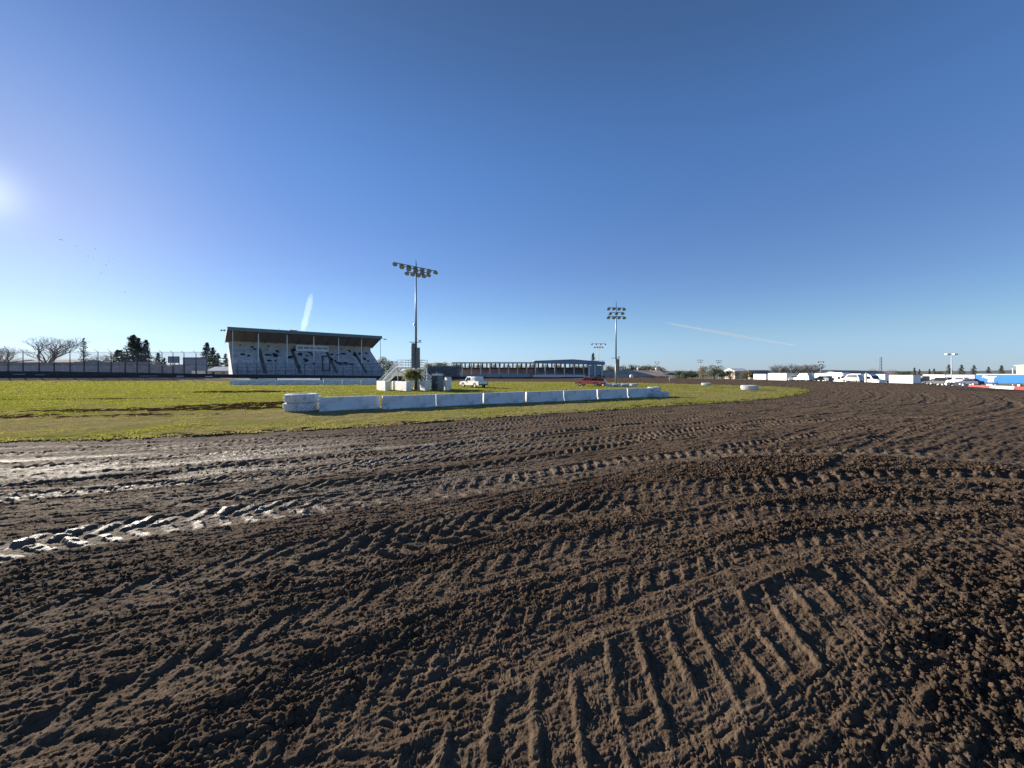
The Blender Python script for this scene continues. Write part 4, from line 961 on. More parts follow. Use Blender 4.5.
def pickup(loc, rz, paint, lab, shellcap=False, s=1.0, bedm=None):
    root = empty('pickup_truck', loc, rz, lab, 'pickup', None, s); L = 5.3; W_ = 1.85; xs = (.95, 4.25)
    top = [(L, .95), (2.95, 1.0), (.12, .96), (0.0, .80)] if False else [(L, 1.02), (3.1, 1.02), (1.45, 1.02), (.15, .92), (.0, .75)]
    mb = MB(); shell(mb, arch_profile(top, L, xs), W_); body = mb.build('body', paint, root)
    cab = MB(); a, b_ = 1.35, 3.15; w1, w2 = W_ / 2 - .04, W_ / 2 - .2
    cab.add([(a, -w1, 1.02), (b_, -w1, 1.02), (b_, w1, 1.02), (a, w1, 1.02), (a + .62, -w2, 1.72), (b_ - .12, -w2, 1.72), (b_ - .12, w2, 1.72), (a + .62, w2, 1.72)],
            [(0, 1, 5, 4), (1, 2, 6, 5), (2, 3, 7, 6), (3, 0, 4, 7), (4, 5, 6, 7), (3, 2, 1, 0)])
    cb_ = cab.build('cab', paint, root)
    def lerp(p, q, t): return Vector(p) * (1 - t) + Vector(q) * t
    for sg in (-1, 1):
        g_ = MB(); A, B, C, D = (a + .12, sg * (w1 + .012), 1.07), (b_ - .05, sg * (w1 + .012), 1.07), (b_ - .17, sg * (w2 + .03), 1.64), (a + .6, sg * (w2 + .03), 1.64)
        for t0, t1 in ((.04, .5), (.55, .97)): g_.add([lerp(A, B, t0), lerp(A, B, t1), lerp(D, C, t1), lerp(D, C, t0)], [(0, 1, 2, 3)])
        g_.build('side_window', 'glass', cb_)
        MB().bb(1.5, 1.68, sg * (W_ / 2 + .1) - .08, sg * (W_ / 2 + .1) + .08, 1.02, 1.2).build('mirror', 'black', root)
        MB().bb(-.03, .06, sg * .7 - .16, sg * .7 + .16, .66, .84).build('headlight', 'lampglass', root)
        MB().bb(L - .02, L + .03, sg * .82 - .07, sg * .82 + .07, .68, .98).build('tail_light', 'red', root)
    MB().add([(a + .05, -w1 + .1, 1.08), (a + .05, w1 - .1, 1.08), (a + .57, w2 - .06, 1.68), (a + .57, -w2 + .06, 1.68)], [(0, 1, 2, 3)]).build('windscreen', 'glass', cb_)
    MB().bb(-.12, .04, -W_ / 2 + .04, W_ / 2 - .04, .42, .62).build('front_bumper', 'lightsteel', root)
    MB().bb(-.035, 0, -.5, .5, .64, .86).build('grille', 'darksteel', root)
    MB().bb(L, L + .14, -W_ / 2 + .1, W_ / 2 - .1, .42, .6).build('rear_bumper', 'darksteel', root)
    bd = MB().bb(3.25, L - .04, -W_ / 2 + .1, W_ / 2 - .1, 1.015, 1.04); bd.build('bed', bedm or 'black', root)
    if shellcap == 'frame':
        r = MB()
        for xq in (3.2, 4.3, 5.2):
            for sg in (-1, 1): r.tube((xq, sg * .8, 1.0), (xq, sg * .8, 1.75), .045, .045, 5)
            r.tube((xq, -.8, 1.75), (xq, .8, 1.75), .045, .045, 5)
        for sg in (-1, 1): r.tube((3.2, sg * .8, 1.75), (5.2, sg * .8, 1.75), .045, .045, 5)
        r.bb(3.4, 5.1, -.7, .7, 1.05, 1.45).build('load_rack', 'black', root)
    elif shellcap:
        MB().prism([(3.22, 1.03), (4.2, 1.03), (4.15, 1.72), (3.24, 1.72)], -.82, .82, 'y').build('canopy_cap', 'offwhite', root)
        c2 = MB().bb(3.4, 4.05, -.84, -.823, 1.15, 1.6).build('side_window', 'bluegrey', root)
    for xw in xs:
        for sg in (-1, 1): wheel(root, xw, sg * (W_ / 2 - .12))
    return root
pickup((X(464.5, 63.5), 63.5, .04), R(-50), 'white_paint', 'white pickup with a raised cap behind its cab, parked on the infield grass', True, 1.0, 'grime')
pickup((X(577, 68.5), 68.5, .04), R(-38), 'red', 'faded red pickup with a dark load rack, parked on the infield grass', 'frame', .95, 'black')

def box_trailer(px0, px1, Y, yt, ht, lab, m='white_paint', rz=TH_, depth=2.5, grp='trailers parked beyond the track', name='box_trailer', stripe=None):
    w = span(px0, px1, Y, rz); x0 = X(px0, Y); g = Z(yt, Y) - ht; root = empty(name, (x0, Y, g), rz, lab, 'trailer', grp); b_ = .08
    MB().prism([(0, .9), (w, .9), (w, ht - b_), (w - b_, ht), (b_, ht), (0, ht - b_)], 0, depth, 'y').build('box', m, root)
    MB().bb(.06, w - .06, .06, depth - .06, .62, .895).build('chassis', 'darksteel', root)
    for xq in (w * .66, w * .66 + 1.05):
        for yq in (.16, depth - .16): wheel(root, xq, yq, .45)
    MB().bb(w * .2, w * .2 + .95, -.03, -.003, 1.0, ht * .8).build('side_door', 'offwhite', root)
    MB().tube((.4, .5, 0), (.4, .5, .62), .06, .06, 6).build('landing_leg', 'darksteel', root)
    MB().bb(.1, w - .1, -.03, -.003, ht - .22, ht - .12).build('top_rail', 'lightsteel', root)
    return root
def motorhome(px0, px1, Y, yt, lab, rz=TH_):
    w = span(px0, px1, Y, rz); x0 = X(px0, Y); ht = 3.3; g = Z(yt, Y) - ht; root = empty('motorhome', (x0, Y, g), rz, lab, 'motorhome')
    MB().prism([(0, .5), (w, .5), (w, .95), (w - .5, 1.25), (w - 1.2, 1.35), (w - 1.5, 2.1), (w - .8, 2.35), (w - .8, 2.95), (w - 1.3, ht), (.1, ht), (0, ht - .1)], 0, 2.4, 'y').build('body', 'white_paint', root)
    for a, c in ((.6, .75), (2.4, .9), (4.0, .5)):
        if a + c < w - 2: f_ = MB().bb(a, a + c, -.04, -.003, 1.6, 2.3).build('window', 'darksteel', root); MB().bb(a + .06, a + c - .06, -.05, -.042, 1.66, 2.24).build('pane', 'glass', f_)
    MB().add([(w - 1.42, .03, 2.03), (w - 1.42, 2.37, 2.03), (w - 1.14, 2.37, 1.42), (w - 1.14, .03, 1.42)], [(0, 1, 2, 3)]).build('windscreen', 'glass', root)
    MB().bb(w - 2.3, w - 1.6, -.03, -.003, 1.4, 2.05).build('cab_window', 'glass', root); MB().bb(0, w - .4, -.02, -.003, .95, 1.1).build('stripe', 'bluegrey', root)
    for xq in (1.6, w - 1.1):
        for yq in (.15, 2.25): wheel(root, xq, yq, .4)
def lorry(px0, px1, Y, yt, lab, rz=TH_, flip=1):
    # tractor unit with hood, sloping to +x
    w = span(px0, px1, Y, rz); x0 = X(px0, Y); ht = 3.2; g = Z(yt, Y) - ht; root = empty('lorry', (x0, Y, g), rz, lab, 'lorry')
    MB().prism([(0, .8), (w, .8), (w + .02, 1.5), (w - 1.5, 1.8), (w - 1.9, 2.6), (w - 2.8, ht), (.2, ht), (0, ht - .2)], 0, 2.3, 'y').build('cab', 'white_paint', root)
    MB().bb(w - 3.0, w - 2.1, -.03, -.003, 1.75, 2.45).build('side_window', 'glass', root)
    MB().add([(w - 1.87, .08, 2.58), (w - 1.87, 2.22, 2.58), (w - 1.48, 2.22, 1.86), (w - 1.48, .08, 1.86)], [(0, 1, 2, 3)]).build('windscreen', 'glass', root)
    MB().bb(.1, w - .1, .1, 2.2, .5, .795).build('chassis', 'darksteel', root); MB().bb(w, w + .15, .05, 2.25, .45, .85).build('bumper', 'lightsteel', root)
    MB().tube((.5, -.1, .9), (.5, -.1, 3.5), .07, .07, 6).build('exhaust', 'lightsteel', root)
    for xq in (.9, w - .9):
        for yq in (.15, 2.15): wheel(root, xq, yq, .5)
def car(px0, Y, m, lab, L=4.4, rz=TH_, zb=None, van=False):
    x0 = X(px0, Y); g = h1(x0, Y) if zb is None else Z(zb, Y); root = empty('parked_car', (x0, Y, g), rz, lab, 'car', 'cars parked beyond the track'); xs = (.85, L - .85)
    hr = 1.85 if van else 1.42
    top = [(L, .75), (L - .08, .95), (L - .5, .98), (.95, .92), (.1, .78), (0, .6)]
    MB().prism(arch_profile(top, L, xs, .32, .37), -.85, .85, 'y').build('body', m, root)
    a, b_ = 1.0, L - (.15 if van else .55); c1, c2 = .82, .64
    cb_ = MB().add([(a, -c1, .93), (b_, -c1, .96), (b_, c1, .96), (a, c1, .93), (a + .7, -c2, hr), (b_ - .5, -c2, hr), (b_ - .5, c2, hr), (a + .7, c2, hr)], [(0, 1, 5, 4), (1, 2, 6, 5), (2, 3, 7, 6), (3, 0, 4, 7), (4, 5, 6, 7), (3, 2, 1, 0)]).build('roof', m, root)
    for sg in (-1, 1):
        MB().add([(a + .25, sg * (c1 + .01), .98), (b_ - .15, sg * (c1 + .01), 1.0), (b_ - .55, sg * (c2 + .03), hr - .08), (a + .75, sg * (c2 + .03), hr - .08)], [(0, 1, 2, 3)]).build('side_window', 'glass', cb_)
        MB().bb(-.02, .05, sg * .6 - .14, sg * .6 + .14, .58, .7).build('headlight', 'lampglass', root)
    MB().add([(a + .05, -c1 + .1, .99), (a + .05, c1 - .1, .99), (a + .62, c2 - .04, hr - .07), (a + .62, -c2 + .04, hr - .07)], [(0, 1, 2, 3)]).build('windscreen', 'glass', cb_)
    for xw in xs:
        for sg in (-1, 1): wheel(root, xw, sg * .75, .32, .2)
    return root
box_trailer(753.5, 766, 135, 374.0, 2.7, 'small pale trailer left of the plain white one, near the low dark roofed house', 'offwhite')
box_trailer(768, 786.5, 122, 373.2, 3.0, 'plain white box trailer at the left end of the trailer row')
car(788.5, 112, 'darksteel', 'dark car parked right of the leftmost large white trailer', 4.4, zb=380.5)
car(796, 106, 'lightsteel', 'silver van with dark windows in front of the second white trailer', 4.6, zb=380.6, van=True)
box_trailer(800.5, 807.5, 116, 373.3, 3.0, 'short white trailer seen end on behind the silver van')
box_trailer(808, 827, 126, 373.4, 3.2, 'white box trailer directly left of the motorhome', 'white_paint')
car(815.5, 103, 'grime', 'grey car with its round roof showing in front of the motorhome', 4.3, zb=381.2)
motorhome(827.5, 846, 112, 372.4, 'white motorhome with dark windows, standing left of the lorry')
car(843, 100, 'lightsteel', 'silver estate car between the motorhome and the white lorry', 4.6, zb=381.4, van=True)
box_trailer(841.5, 861, 128, 373.7, 3.2, 'white trailer behind the silver estate car')
lorry(864.5, 879, 104, 373.6, 'white lorry cab with a sloping bonnet, in the middle of the trailer row')
box_trailer(875, 885, 118, 374.2, 2.9, 'grey box trailer just right of the sloping lorry cab', 'lightsteel')
box_trailer(889, 913, 108, 375.0, 3.1, 'long white trailer with a shadowed lower corner, right of the lorry', 'white_paint', depth=2.6)
MB().prism([(0, 0), (3.0, 0), (0, 1.55)], 0, .05, 'y').build('shade_wedge', 'grime', None)  # flat grey sheet standing in for shade on the trailer's lower corner
rd_ = bpy.data.objects['shade_wedge']; Yq = 107.4; rd_.location = (X(894.5, Yq), Yq, Z(384, Yq)); tag(rd_, 'grey wedge standing in for the shadow on the long white trailer', 'shade')
box_trailer(914, 922.5, 106, 376.0, 2.6, 'grey trailer end between the two long white trailers', 'grime')
box_trailer(922.8, 945, 110, 374.6, 3.1, 'second long white trailer, left of the twin headed street lamp', 'white_paint')
car(929, 97, 'darksteel', 'black car in front of the second long white trailer', 4.5, zb=384.6, van=True)
pickup((X(923, 98), 98, Z(384.5, 98)), R(-60), 'grime', 'grey pickup partly hidden by the dirt bank, in front of the white trailers', False, .9)
box_trailer(945.5, 975.5, 104, 374.6, 3.1, 'long lavender grey trailer just left of the bright blue one', 'lavender') if 'lavender' in M else None
M['lavender'] = mat('lavender grey paint', (.36, .35, .42), .5, .06, 1)
box_trailer(945.8, 975, 104, 374.6, 3.1, 'long lavender grey trailer just left of the bright blue one', 'lavender')
car(948.5, 90, 'white_paint', 'white car in front of the lavender grey trailer', 4.0, zb=383.6)
car(957.5, 84, 'navy', 'dark blue car parked just left of the bright blue trailer', 3.8, zb=385.2)
# bright blue race trailer with pale script
Yb = 88; blue = box_trailer(975.8, 1043, Yb, 373.6, 2.9, 'long bright blue trailer with white lettering near its left end', 'blue', depth=2.6)
cu = bpy.data.curves.new('lettering', 'FONT'); cu.body = 'Ripner'; cu.size = .85; cu.extrude = .01; cu.shear = .3; cu.offset = .02
ob = bpy.data.objects.new('lettering', cu); COL.objects.link(ob); dg = bpy.context.evaluated_depsgraph_get(); me = bpy.data.meshes.new_from_object(ob.evaluated_get(dg)); bpy.data.objects.remove(ob)
ob = bpy.data.objects.new('lettering', me); COL.objects.link(ob); me.materials.clear(); me.materials.append(M['white_paint']); ob.parent = blue; ob.rotation_euler = (R(90), 0, 0); ob.location = (1.0, -.02, 1.95)
# small white utility cart
x, y = X(989, 70), 70; root = empty('utility_cart', (x, y, Z(387.2, 70)), R(8), 'small white utility cart in front of the bright blue trailer', 'cart', None, .72)
MB().prism([(0, .35), (1.9, .35), (1.9, .8), (1.2, .8), (1.1, .5), (.75, .5), (.65, .85), (.1, .75), (0, .6)], -.55, .55, 'y').build('body', 'white_paint', root)
MB().bb(.35, 1.85, -.55, .55, 1.42, 1.5).build('roof', 'white_paint', root)
for a in (.4, 1.8):
    for sg in (-.5, .5): MB().tube((a, sg, .75), (a, sg, 1.42), .03, .03, 5).build('roof_post', 'darksteel', root)
MB().bb(1.05, 1.5, -.5, .5, .8, .92).build('seat', 'black', root)
for a in (.35, 1.55):
    for sg in (-.5, .5): wheel(root, a, sg, .26, .18)

# ------------------------------------------------------------------ red and white barriers on the outer edge
def pbar(px0, px1, Y0, Y1, yb0, yb1, ht, m, lab):
    x0, x1 = X(px0, Y0), X(px1, Y1); z0, z1 = Z(yb0, Y0), Z(yb1, Y1); L = math.hypot(x1 - x0, Y1 - Y0); mb = MB()
    mb.prism([(-.28, 0), (.28, 0), (.28, .12), (.14, .3), (.10, ht), (-.10, ht), (-.14, .3), (-.28, .12)], 0, L, 'x')
    o = mb.build('road_barrier', m); o.location = (x0, Y0, z0); o.rotation_euler = (0, -math.atan2(z1 - z0, L), math.atan2(Y1 - Y0, x1 - x0)); tag(o, lab, 'barrier', 'red and white barriers at the outer edge'); return o
pbar(969.5, 990.5, 55, 52, 389.2, 390.2, .62, 'redbar', 'red plastic barrier at the track edge below the left end of the blue trailer')
pbar(991, 1015.5, 51.9, 48.5, 390.2, 391.2, .62, 'whitebar', 'white plastic barrier between the two red ones at the right edge')
pbar(1016, 1042, 48.4, 45, 391.3, 392.6, .62, 'redbar', 'red plastic barrier at the very right edge of the photo')
# white open frames left of it
for (a, b_, Y, lab) in ((946, 963.5, 63, 'low white panel frame left of the red barrier, furthest from it'), (952, 970, 58.5, 'long low white rail lying just left of the red barrier')):
    x0, x1 = X(a, Y), X(b_, Y); w = x1 - x0; first = (a == 946)
    mb = MB(); ht = .58 if first else .3
    mb.bb(0, w, -.1, .1, 0, .13); mb.bb(0, w, -.1, .1, ht - .13, ht); mb.bb(0, .5, -.1, .1, .13, ht - .13); mb.bb(w - .35, w, -.1, .1, .13, ht - .13)
    o = mb.build('barrier_rail', 'whitebar'); o.location = (x0, Y, Z(386 if first else 387.3, Y)); o.rotation_euler = (0, R(1.2), R(-4)); tag(o, lab, 'barrier')

# ------------------------------------------------------------------ trees
def bare_tree(seed, Ht, spread, depth=6, pal='palebark'):
    random.seed(seed); tr = MB(); br = MB()
    def grow(p, d, L, r, lev):
        n = 3; q = p
        for i in range(n):
            d2 = (d + Vector((random.uniform(-.13, .13), random.uniform(-.13, .13), random.uniform(-.03, .10)))).normalized(); e = q + d2 * L / n
            (tr if lev == 0 else br).tube(q, e, r * (1 - i * .12), r * (1 - (i + 1) * .12), 6 if lev < 2 else 3, cap=False); q = e; d = d2
            if lev > 0 and i < 2 and lev < depth - 1 and random.random() < .75:
                s = (d + Vector((random.uniform(-1, 1), random.uniform(-1, 1), random.uniform(-.1, .5))) * .8).normalized(); grow(q, s, L * .62, r * .42, lev + 2)
        if lev < depth:
            for i in range(random.choice((2, 3, 3)) if lev else 6):
                a = random.uniform(0, 2 * PI); k_ = spread * random.uniform(.45, 1.25)
                s = (d + Vector((math.cos(a), math.sin(a), random.uniform(.0, .45))) * k_).normalized(); grow(q, s, L * random.uniform(.66, .84), r * .56, lev + 1)
    grow(Vector((0, 0, 0)), Vector((0, 0, 1)), Ht * .2, Ht * .019, 0)
    return tr, br
def place_bare(px, Y, ytop, lab, seed, spread, grp, m='palebark', depth=6, wfac=1.0):
    x = X(px, Y); g = h1(x, Y); Ht = Z(ytop, Y) - g; t, b_ = bare_tree(seed, 10, spread, depth)
    zmax = max(v[2] for v in b_.v); s = Ht / zmax; root = empty('bare_tree', (x, Y, g - .1), 0, lab, 'tree', grp, (s * wfac, s * wfac, s))
    t.build('trunk', m, root); b_.build('crown', m, root); return root
place_bare(47, 165, 333.5, 'large bare spreading tree behind the long white roofed building', 3, .62, 'bare trees', wfac=1.45)
place_bare(7, 170, 345, 'smaller bare tree at the left edge of the photo', 9, .7, 'bare trees', wfac=1.2)
place_bare(104, 200, 354, 'low bare tree behind the fence, between the thin pine and the dark conifers', 15, .8, 'bare trees', depth=5, wfac=1.3)
for i, (px, yt) in enumerate(((779, 363.0), (790, 362.0), (801, 363.5), (811, 363.3))):
    place_bare(px, 185, yt, ['leftmost bare brown tree of the clump behind the white trailers', 'tallest bare brown tree of the clump behind the white trailers', 'third bare brown tree of the clump behind the white trailers', 'rightmost bare brown tree of the clump left of the motorhome'][i], 30 + i, .85, 'bare trees', 'bark', depth=6, wfac=1.35)
for i, (px, yt) in enumerate(((893, 369.0), (873, 368.0))):
    place_bare(px, 260, yt, ['small bare tree above the long white trailer', 'small bare tree just left of the lattice mast'][i], 40 + i, .8, 'bare trees', 'palebark', depth=5, wfac=1.2)

def conifer_mesh(seed, sparse=False, Ht=10.0, wid=2.6, low=.12):
    random.seed(seed); tr = MB(); cr = MB(); tr.tube((0, 0, 0), (0, 0, Ht * .97), Ht * .02, .02, 6)
    n = 34 if not sparse else 24
    for q in range(n):
        f = low + (1 - low) * (q / n) ** .95; zc = Ht * f; L = wid * (1 - f) ** .8 * random.uniform(.55, 1.15) + .12; m_ = 7 if not sparse else 4
        if sparse: L *= 1.0
        for k_ in range(m_):
            a = random.uniform(0, 2 * PI); el = random.uniform(-.25, .2) + (.15 if sparse else -.05); d = Vector((math.cos(a) * math.cos(el), math.sin(a) * math.cos(el), math.sin(el))); Lk = L * random.uniform(.6, 1.1)
            tr.tube((0, 0, zc), Vector((0, 0, zc)) + d * Lk, .05, .015, 3, cap=False)
            for s in range(8 if not sparse else 5):
                t = random.uniform(.25, 1.05); p = Vector((0, 0, zc)) + d * Lk * t; w = random.uniform(.16, .38) * (1 if not sparse else .8)
                A = Vector([random.uniform(-1, 1) for _ in range(3)]).normalized() * w; B = Vector([random.uniform(-1, 1) for _ in range(3)]).normalized() * w * .7 + Vector((0, 0, -.08))
                cr.add([p, p + A, p + A * .4 + B, p - A * .3 + B], [(0, 1, 2), (0, 2, 3)])
    return tr, cr
CT = {}
def conifer(px, Y, yt, lab, kind, grp='dark conifers', wf=1.0, base=None):
    if kind not in CT:
        t, c = conifer_mesh(*{'a': (5,), 'b': (6, False, 10, 3.4, .1), 'thin': (8, True, 10, 2.6, .3), 'w': (12, False, 10, 3.9, .28)}[kind]); r = empty('conifer', (0, 0, 0), 0, lab, 'tree', grp)
        t.build('trunk', 'bark', r); c.build('crown', 'needle', r); CT[kind] = r
    else: r = dup(CT[kind], label=lab, group=grp)
    x = X(px, Y); g = h1(x, Y) if base is None else base; s = (Z(yt, Y) - g) / 9.9; r.location = (x, Y, g); r.scale = (s * wf, s * wf, s); r.rotation_euler = (0, 0, random.uniform(0, 6)); return r
conifer(83.5, 160, 337.5, 'tall thin pine with sparse branches standing alone behind the fence', 'thin')
conifer(133, 175, 335, 'tallest dark conifer of the clump behind the fence', 'w', wf=1.3)
conifer(138.5, 178, 338, 'dark conifer in the middle of the clump behind the fence', 'a', wf=1.35)
conifer(146, 172, 339.5, 'dark conifer on the right of the clump behind the fence', 'b', wf=.9)
conifer(119, 180, 350, 'low broad dark conifer on the left of the clump', 'w', wf=2.2)
conifer(158, 185, 352.5, 'short dark conifer right of the clump, left of the small billboard', 'b', wf=1.1)
conifer(164, 190, 357.5, 'lowest dark conifer next to the small square billboard', 'b', wf=1.0)
conifer(207, 190, 342.5, 'tall dark conifer behind the wide billboard', 'w', wf=1.0)
conifer(213, 195, 347.5, 'middle dark conifer between the wide billboard and the grandstand', 'a', wf=1.3)
conifer(218, 200, 353, 'shorter dark conifer right of the tall pair by the billboard', 'b', wf=1.2)
conifer(225.5, 190, 353.5, 'short dark conifer directly beside the grandstand end', 'b', wf=1.0)
conifer(603.5 - 10.5, 200, 353.0, 'single dark conifer rising behind the blue roofed stand', 'w', wf=.75)
for px, yt, lab in ((914.5, 367.5, 'small dark conifer above the grey trailer end'), (919.5, 369.0, 'tiny conifer second above the grey trailer end'), (929.5, 368.9, 'dark conifer on the left of the low pair above the white trailer'), (934, 368.4, 'dark conifer on the right of the low pair above the white trailer'),
                    (948.8, 364.4, 'dark conifer directly left of the twin headed street lamp'), (961.5, 364.6, 'first dark conifer right of the twin headed street lamp'), (974, 365.0, 'dark conifer above the left end of the blue trailer'),
                    (988.5, 366.8, 'short dark conifer above the lettering of the blue trailer'), (1001.5, 365.2, 'last dark conifer before the beige building')):
    conifer(px, 185, yt, lab, 'b', 'conifers behind the trailers', wf=1.0 if px > 940 else .8)
def leafy_mesh(seed, n=1100, sz=.42):
    random.seed(seed); tr = MB(); cr = MB(); tr.tube((0, 0, 0), (.1, 0, 2.6), .28, .2, 7); cl = []
    for q in range(13):
        a = random.uniform(0, 2 * PI); rr_ = random.uniform(.3, 2.4); c = Vector((rr_ * math.cos(a), rr_ * math.sin(a), random.uniform(2.8, 6.3) - rr_ * .35)); cl.append((c, random.uniform(.7, 1.5))); tr.tube((.1, 0, 2.3), c, .12, .03, 4, cap=False)
    for q in range(n):
        c, r_ = random.choice(cl); d = Vector([random.gauss(0, 1) for _ in range(3)]).normalized() * r_ * random.uniform(.55, 1.1); p = c + d; A = Vector([random.uniform(-1, 1) for _ in range(3)]).normalized() * sz * random.uniform(.5, 1); B = Vector([random.uniform(-1, 1) for _ in range(3)]).normalized() * sz * .7
        cr.add([p - A * .5, p + B * .5, p + A * .5, p - B * .5], [(0, 1, 2, 3)])
    return tr, cr, max(v[2] for v in cr.v)
LT = {}
def leafy(px, Y, yt, lab, kind, m, wf=1.0, base=None, grp='leafy trees beyond the track'):
    key = (kind, m)
    if key not in LT:
        t, c, zm = leafy_mesh({'r': 21, 's': 22, 't': 23}[kind]); r = empty('leafy_tree', (0, 0, 0), 0, lab, 'tree', grp); t.build('trunk', 'bark', r); c.build('crown', m, r); LT[key] = (r, zm)
    else: r = dup(LT[key][0], label=lab, group=grp)
    zm = LT[key][1]; x = X(px, Y); g = h1(x, Y) if base is None else base; s = (Z(yt, Y) - g) / zm; r.location = (x, Y, g - .05); r.scale = (s * wf, s * wf, s); r.rotation_euler = (0, 0, random.uniform(0, 6)); return r
leafy(383, 165, 355.5, 'round dark green tree right of the grandstand roof', 'r', 'olive', 1.0)
leafy(389, 160, 359.5, 'lower dark bush behind the top of the white stairs', 's', 'leaf', 1.3)
for i, (px, yt, k_, m_, wf) in enumerate(((428, 362.5, 'r', 'olive', 1.6), (437, 361.8, 's', 'autumn', 1.4), (446, 361.6, 't', 'leaf', 1.4), (455, 362.8, 'r', 'leaf', 1.2))):
    leafy(px, 175, yt, ['olive tree behind the dark bleachers, beside the floodlight pole', 'brownish tree behind the middle of the dark bleachers', 'dark tree behind the right half of the dark bleachers', 'dark tree between the bleachers and the long covered stand'][i], k_, m_, wf)
for i, px in enumerate((459, 471, 482, 495, 508, 521, 533, 546, 560, 574, 586)):
    leafy(px, 172 + (i % 3) * 4, (363.2, 364.4, 363.8)[i % 3], 'tree showing through the open back of the far covered stands', 'rst'[i % 3], ('olive', 'autumn', 'leaf')[(i * 2) % 3], 1.15, grp='trees behind the far covered stands')
lst = [(608, 364.5, 'r', 'olive', 'olive tree right of the blue roofed stand'), (612.5, 366, 's', 'autumn', 'brownish tree touching the right floodlight pole'), (625, 364.8, 't', 'leaf', 'dark green tree behind the left of the brown barn'), (632, 363.6, 'r', 'leaf', 'taller dark green tree above the brown barn, second from the left'),
       (640, 364.8, 's', 'olive', 'olive tree above the middle of the brown barn'), (649, 364.2, 't', 'olive', 'olive tree above the right part of the brown barn'), (656, 364.4, 'r', 'autumn', 'tan tree above the right part of the brown barn'), (661, 366.5, 's', 'olive', 'low olive tree above the right end of the brown barn'),
       (679, 369.6, 'r', 'leaf', 'low green tree right of the dark canopy'), (686, 370.0, 's', 'olive', 'low olive bush two along from the dark canopy'), (692, 370.0, 't', 'leaf', 'low green bush left of the large tan tree'), (703, 365.2, 'r', 'autumn', 'large tan tree below the thin pair of light poles'),
       (714, 364.2, 's', 'olive', 'large olive tree below the right one of the thin light poles'), (722, 368.4, 't', 'leaf', 'green tree just right of the large olive one'), (730, 369.0, 'r', 'olive', 'olive tree left of the small cream building'), (746, 370.0, 's', 'autumn', 'low tan tree right of the small cream building'), (751, 370.6, 't', 'leaf', 'low green tree left of the dark roofed house')]
for px, yt, k_, m_, lab in lst: leafy(px, 170 if px < 700 else 178, yt, lab, k_, m_, 1.6 if yt > 368 else 1.25)
for i, (px, yt) in enumerate(((829, 370.3), (838, 370.7), (847, 371), (857, 370.9), (866, 370.5), (900, 371), (908, 371.0), (940, 371.0))):
    leafy(px, 300, yt, 'low dark tree in the distant line behind the trailers', 'rst'[i % 3], 'leaf', 2.2, grp='distant low trees behind the trailers')

# ------------------------------------------------------------------ distant hills
random.seed(5); mb = MB(); n = 90; vs = []
xs_ = np.linspace(-2600, 5200, n)
for i, xq in enumerate(xs_):
    Yh = 3200; zt = 10 + 13 * max(0, math.sin(i * .23 + .6)) * (0.3 + .7 * float(sstep(700, 3200, np.array(xq)))) + random.uniform(0, 2)
    vs += [(xq, Yh, -3), (xq, Yh + 100, zt * .9), (xq, Yh + 400, zt), (xq, Yh + 900, -3)]
fs = [(i * 4 + k_, (i + 1) * 4 + k_, (i + 1) * 4 + k_ + 1, i * 4 + k_ + 1) for i in range(n - 1) for k_ in range(3)]
M['hill'] = mat('far wooded hills', (.13, .17, .19), 1.0, .2, .01)  # bluish tone puts distance haze into the hill colour
o = mb.add(vs, fs).build('hills', 'hill'); o['kind'] = 'structure'

# ------------------------------------------------------------------ birds
bp_ = None
for i, (px, py) in enumerate(((60, 239.5), (77, 246), (79, 251), (95, 249), (93, 258), (106, 265), (109, 261.5), (113, 258.5), (101, 273), (125, 292), (62, 240), (88, 256))):
    Yb_ = 150 + 6 * (i % 4)
    if bp_ is None:
        mb = MB(); mb.lathe([(0, -.28), (.06, -.18), (.09, 0), (.05, .2), (.01, .34)], 8, (0, 0, 0), 'y')
        for sg in (-1, 1): mb.add([(0, -.08, .03), (0, .12, .03), (sg * .34, .06, .17), (sg * .32, -.06, .17), (sg * .72, -.02, .06)], [(0, 1, 2, 3), (3, 2, 4)])
        mb.add([(0, -.26, 0), (-.1, -.42, 0), (.1, -.42, 0)], [(0, 1, 2)]); bp_ = o = mb.build('bird', 'darksteel')
    else: o = bp_.copy(); COL.objects.link(o)
    o.location = (X(px, Yb_), Yb_, Z(py, Yb_)); o.rotation_euler = (random.uniform(-.2, .2), random.uniform(-.5, .5), random.uniform(0, 6)); o.scale = (.8,) * 3
    tag(o, 'tiny dark bird flying in the loose flock at upper left', 'bird', 'birds flying in a loose flock')

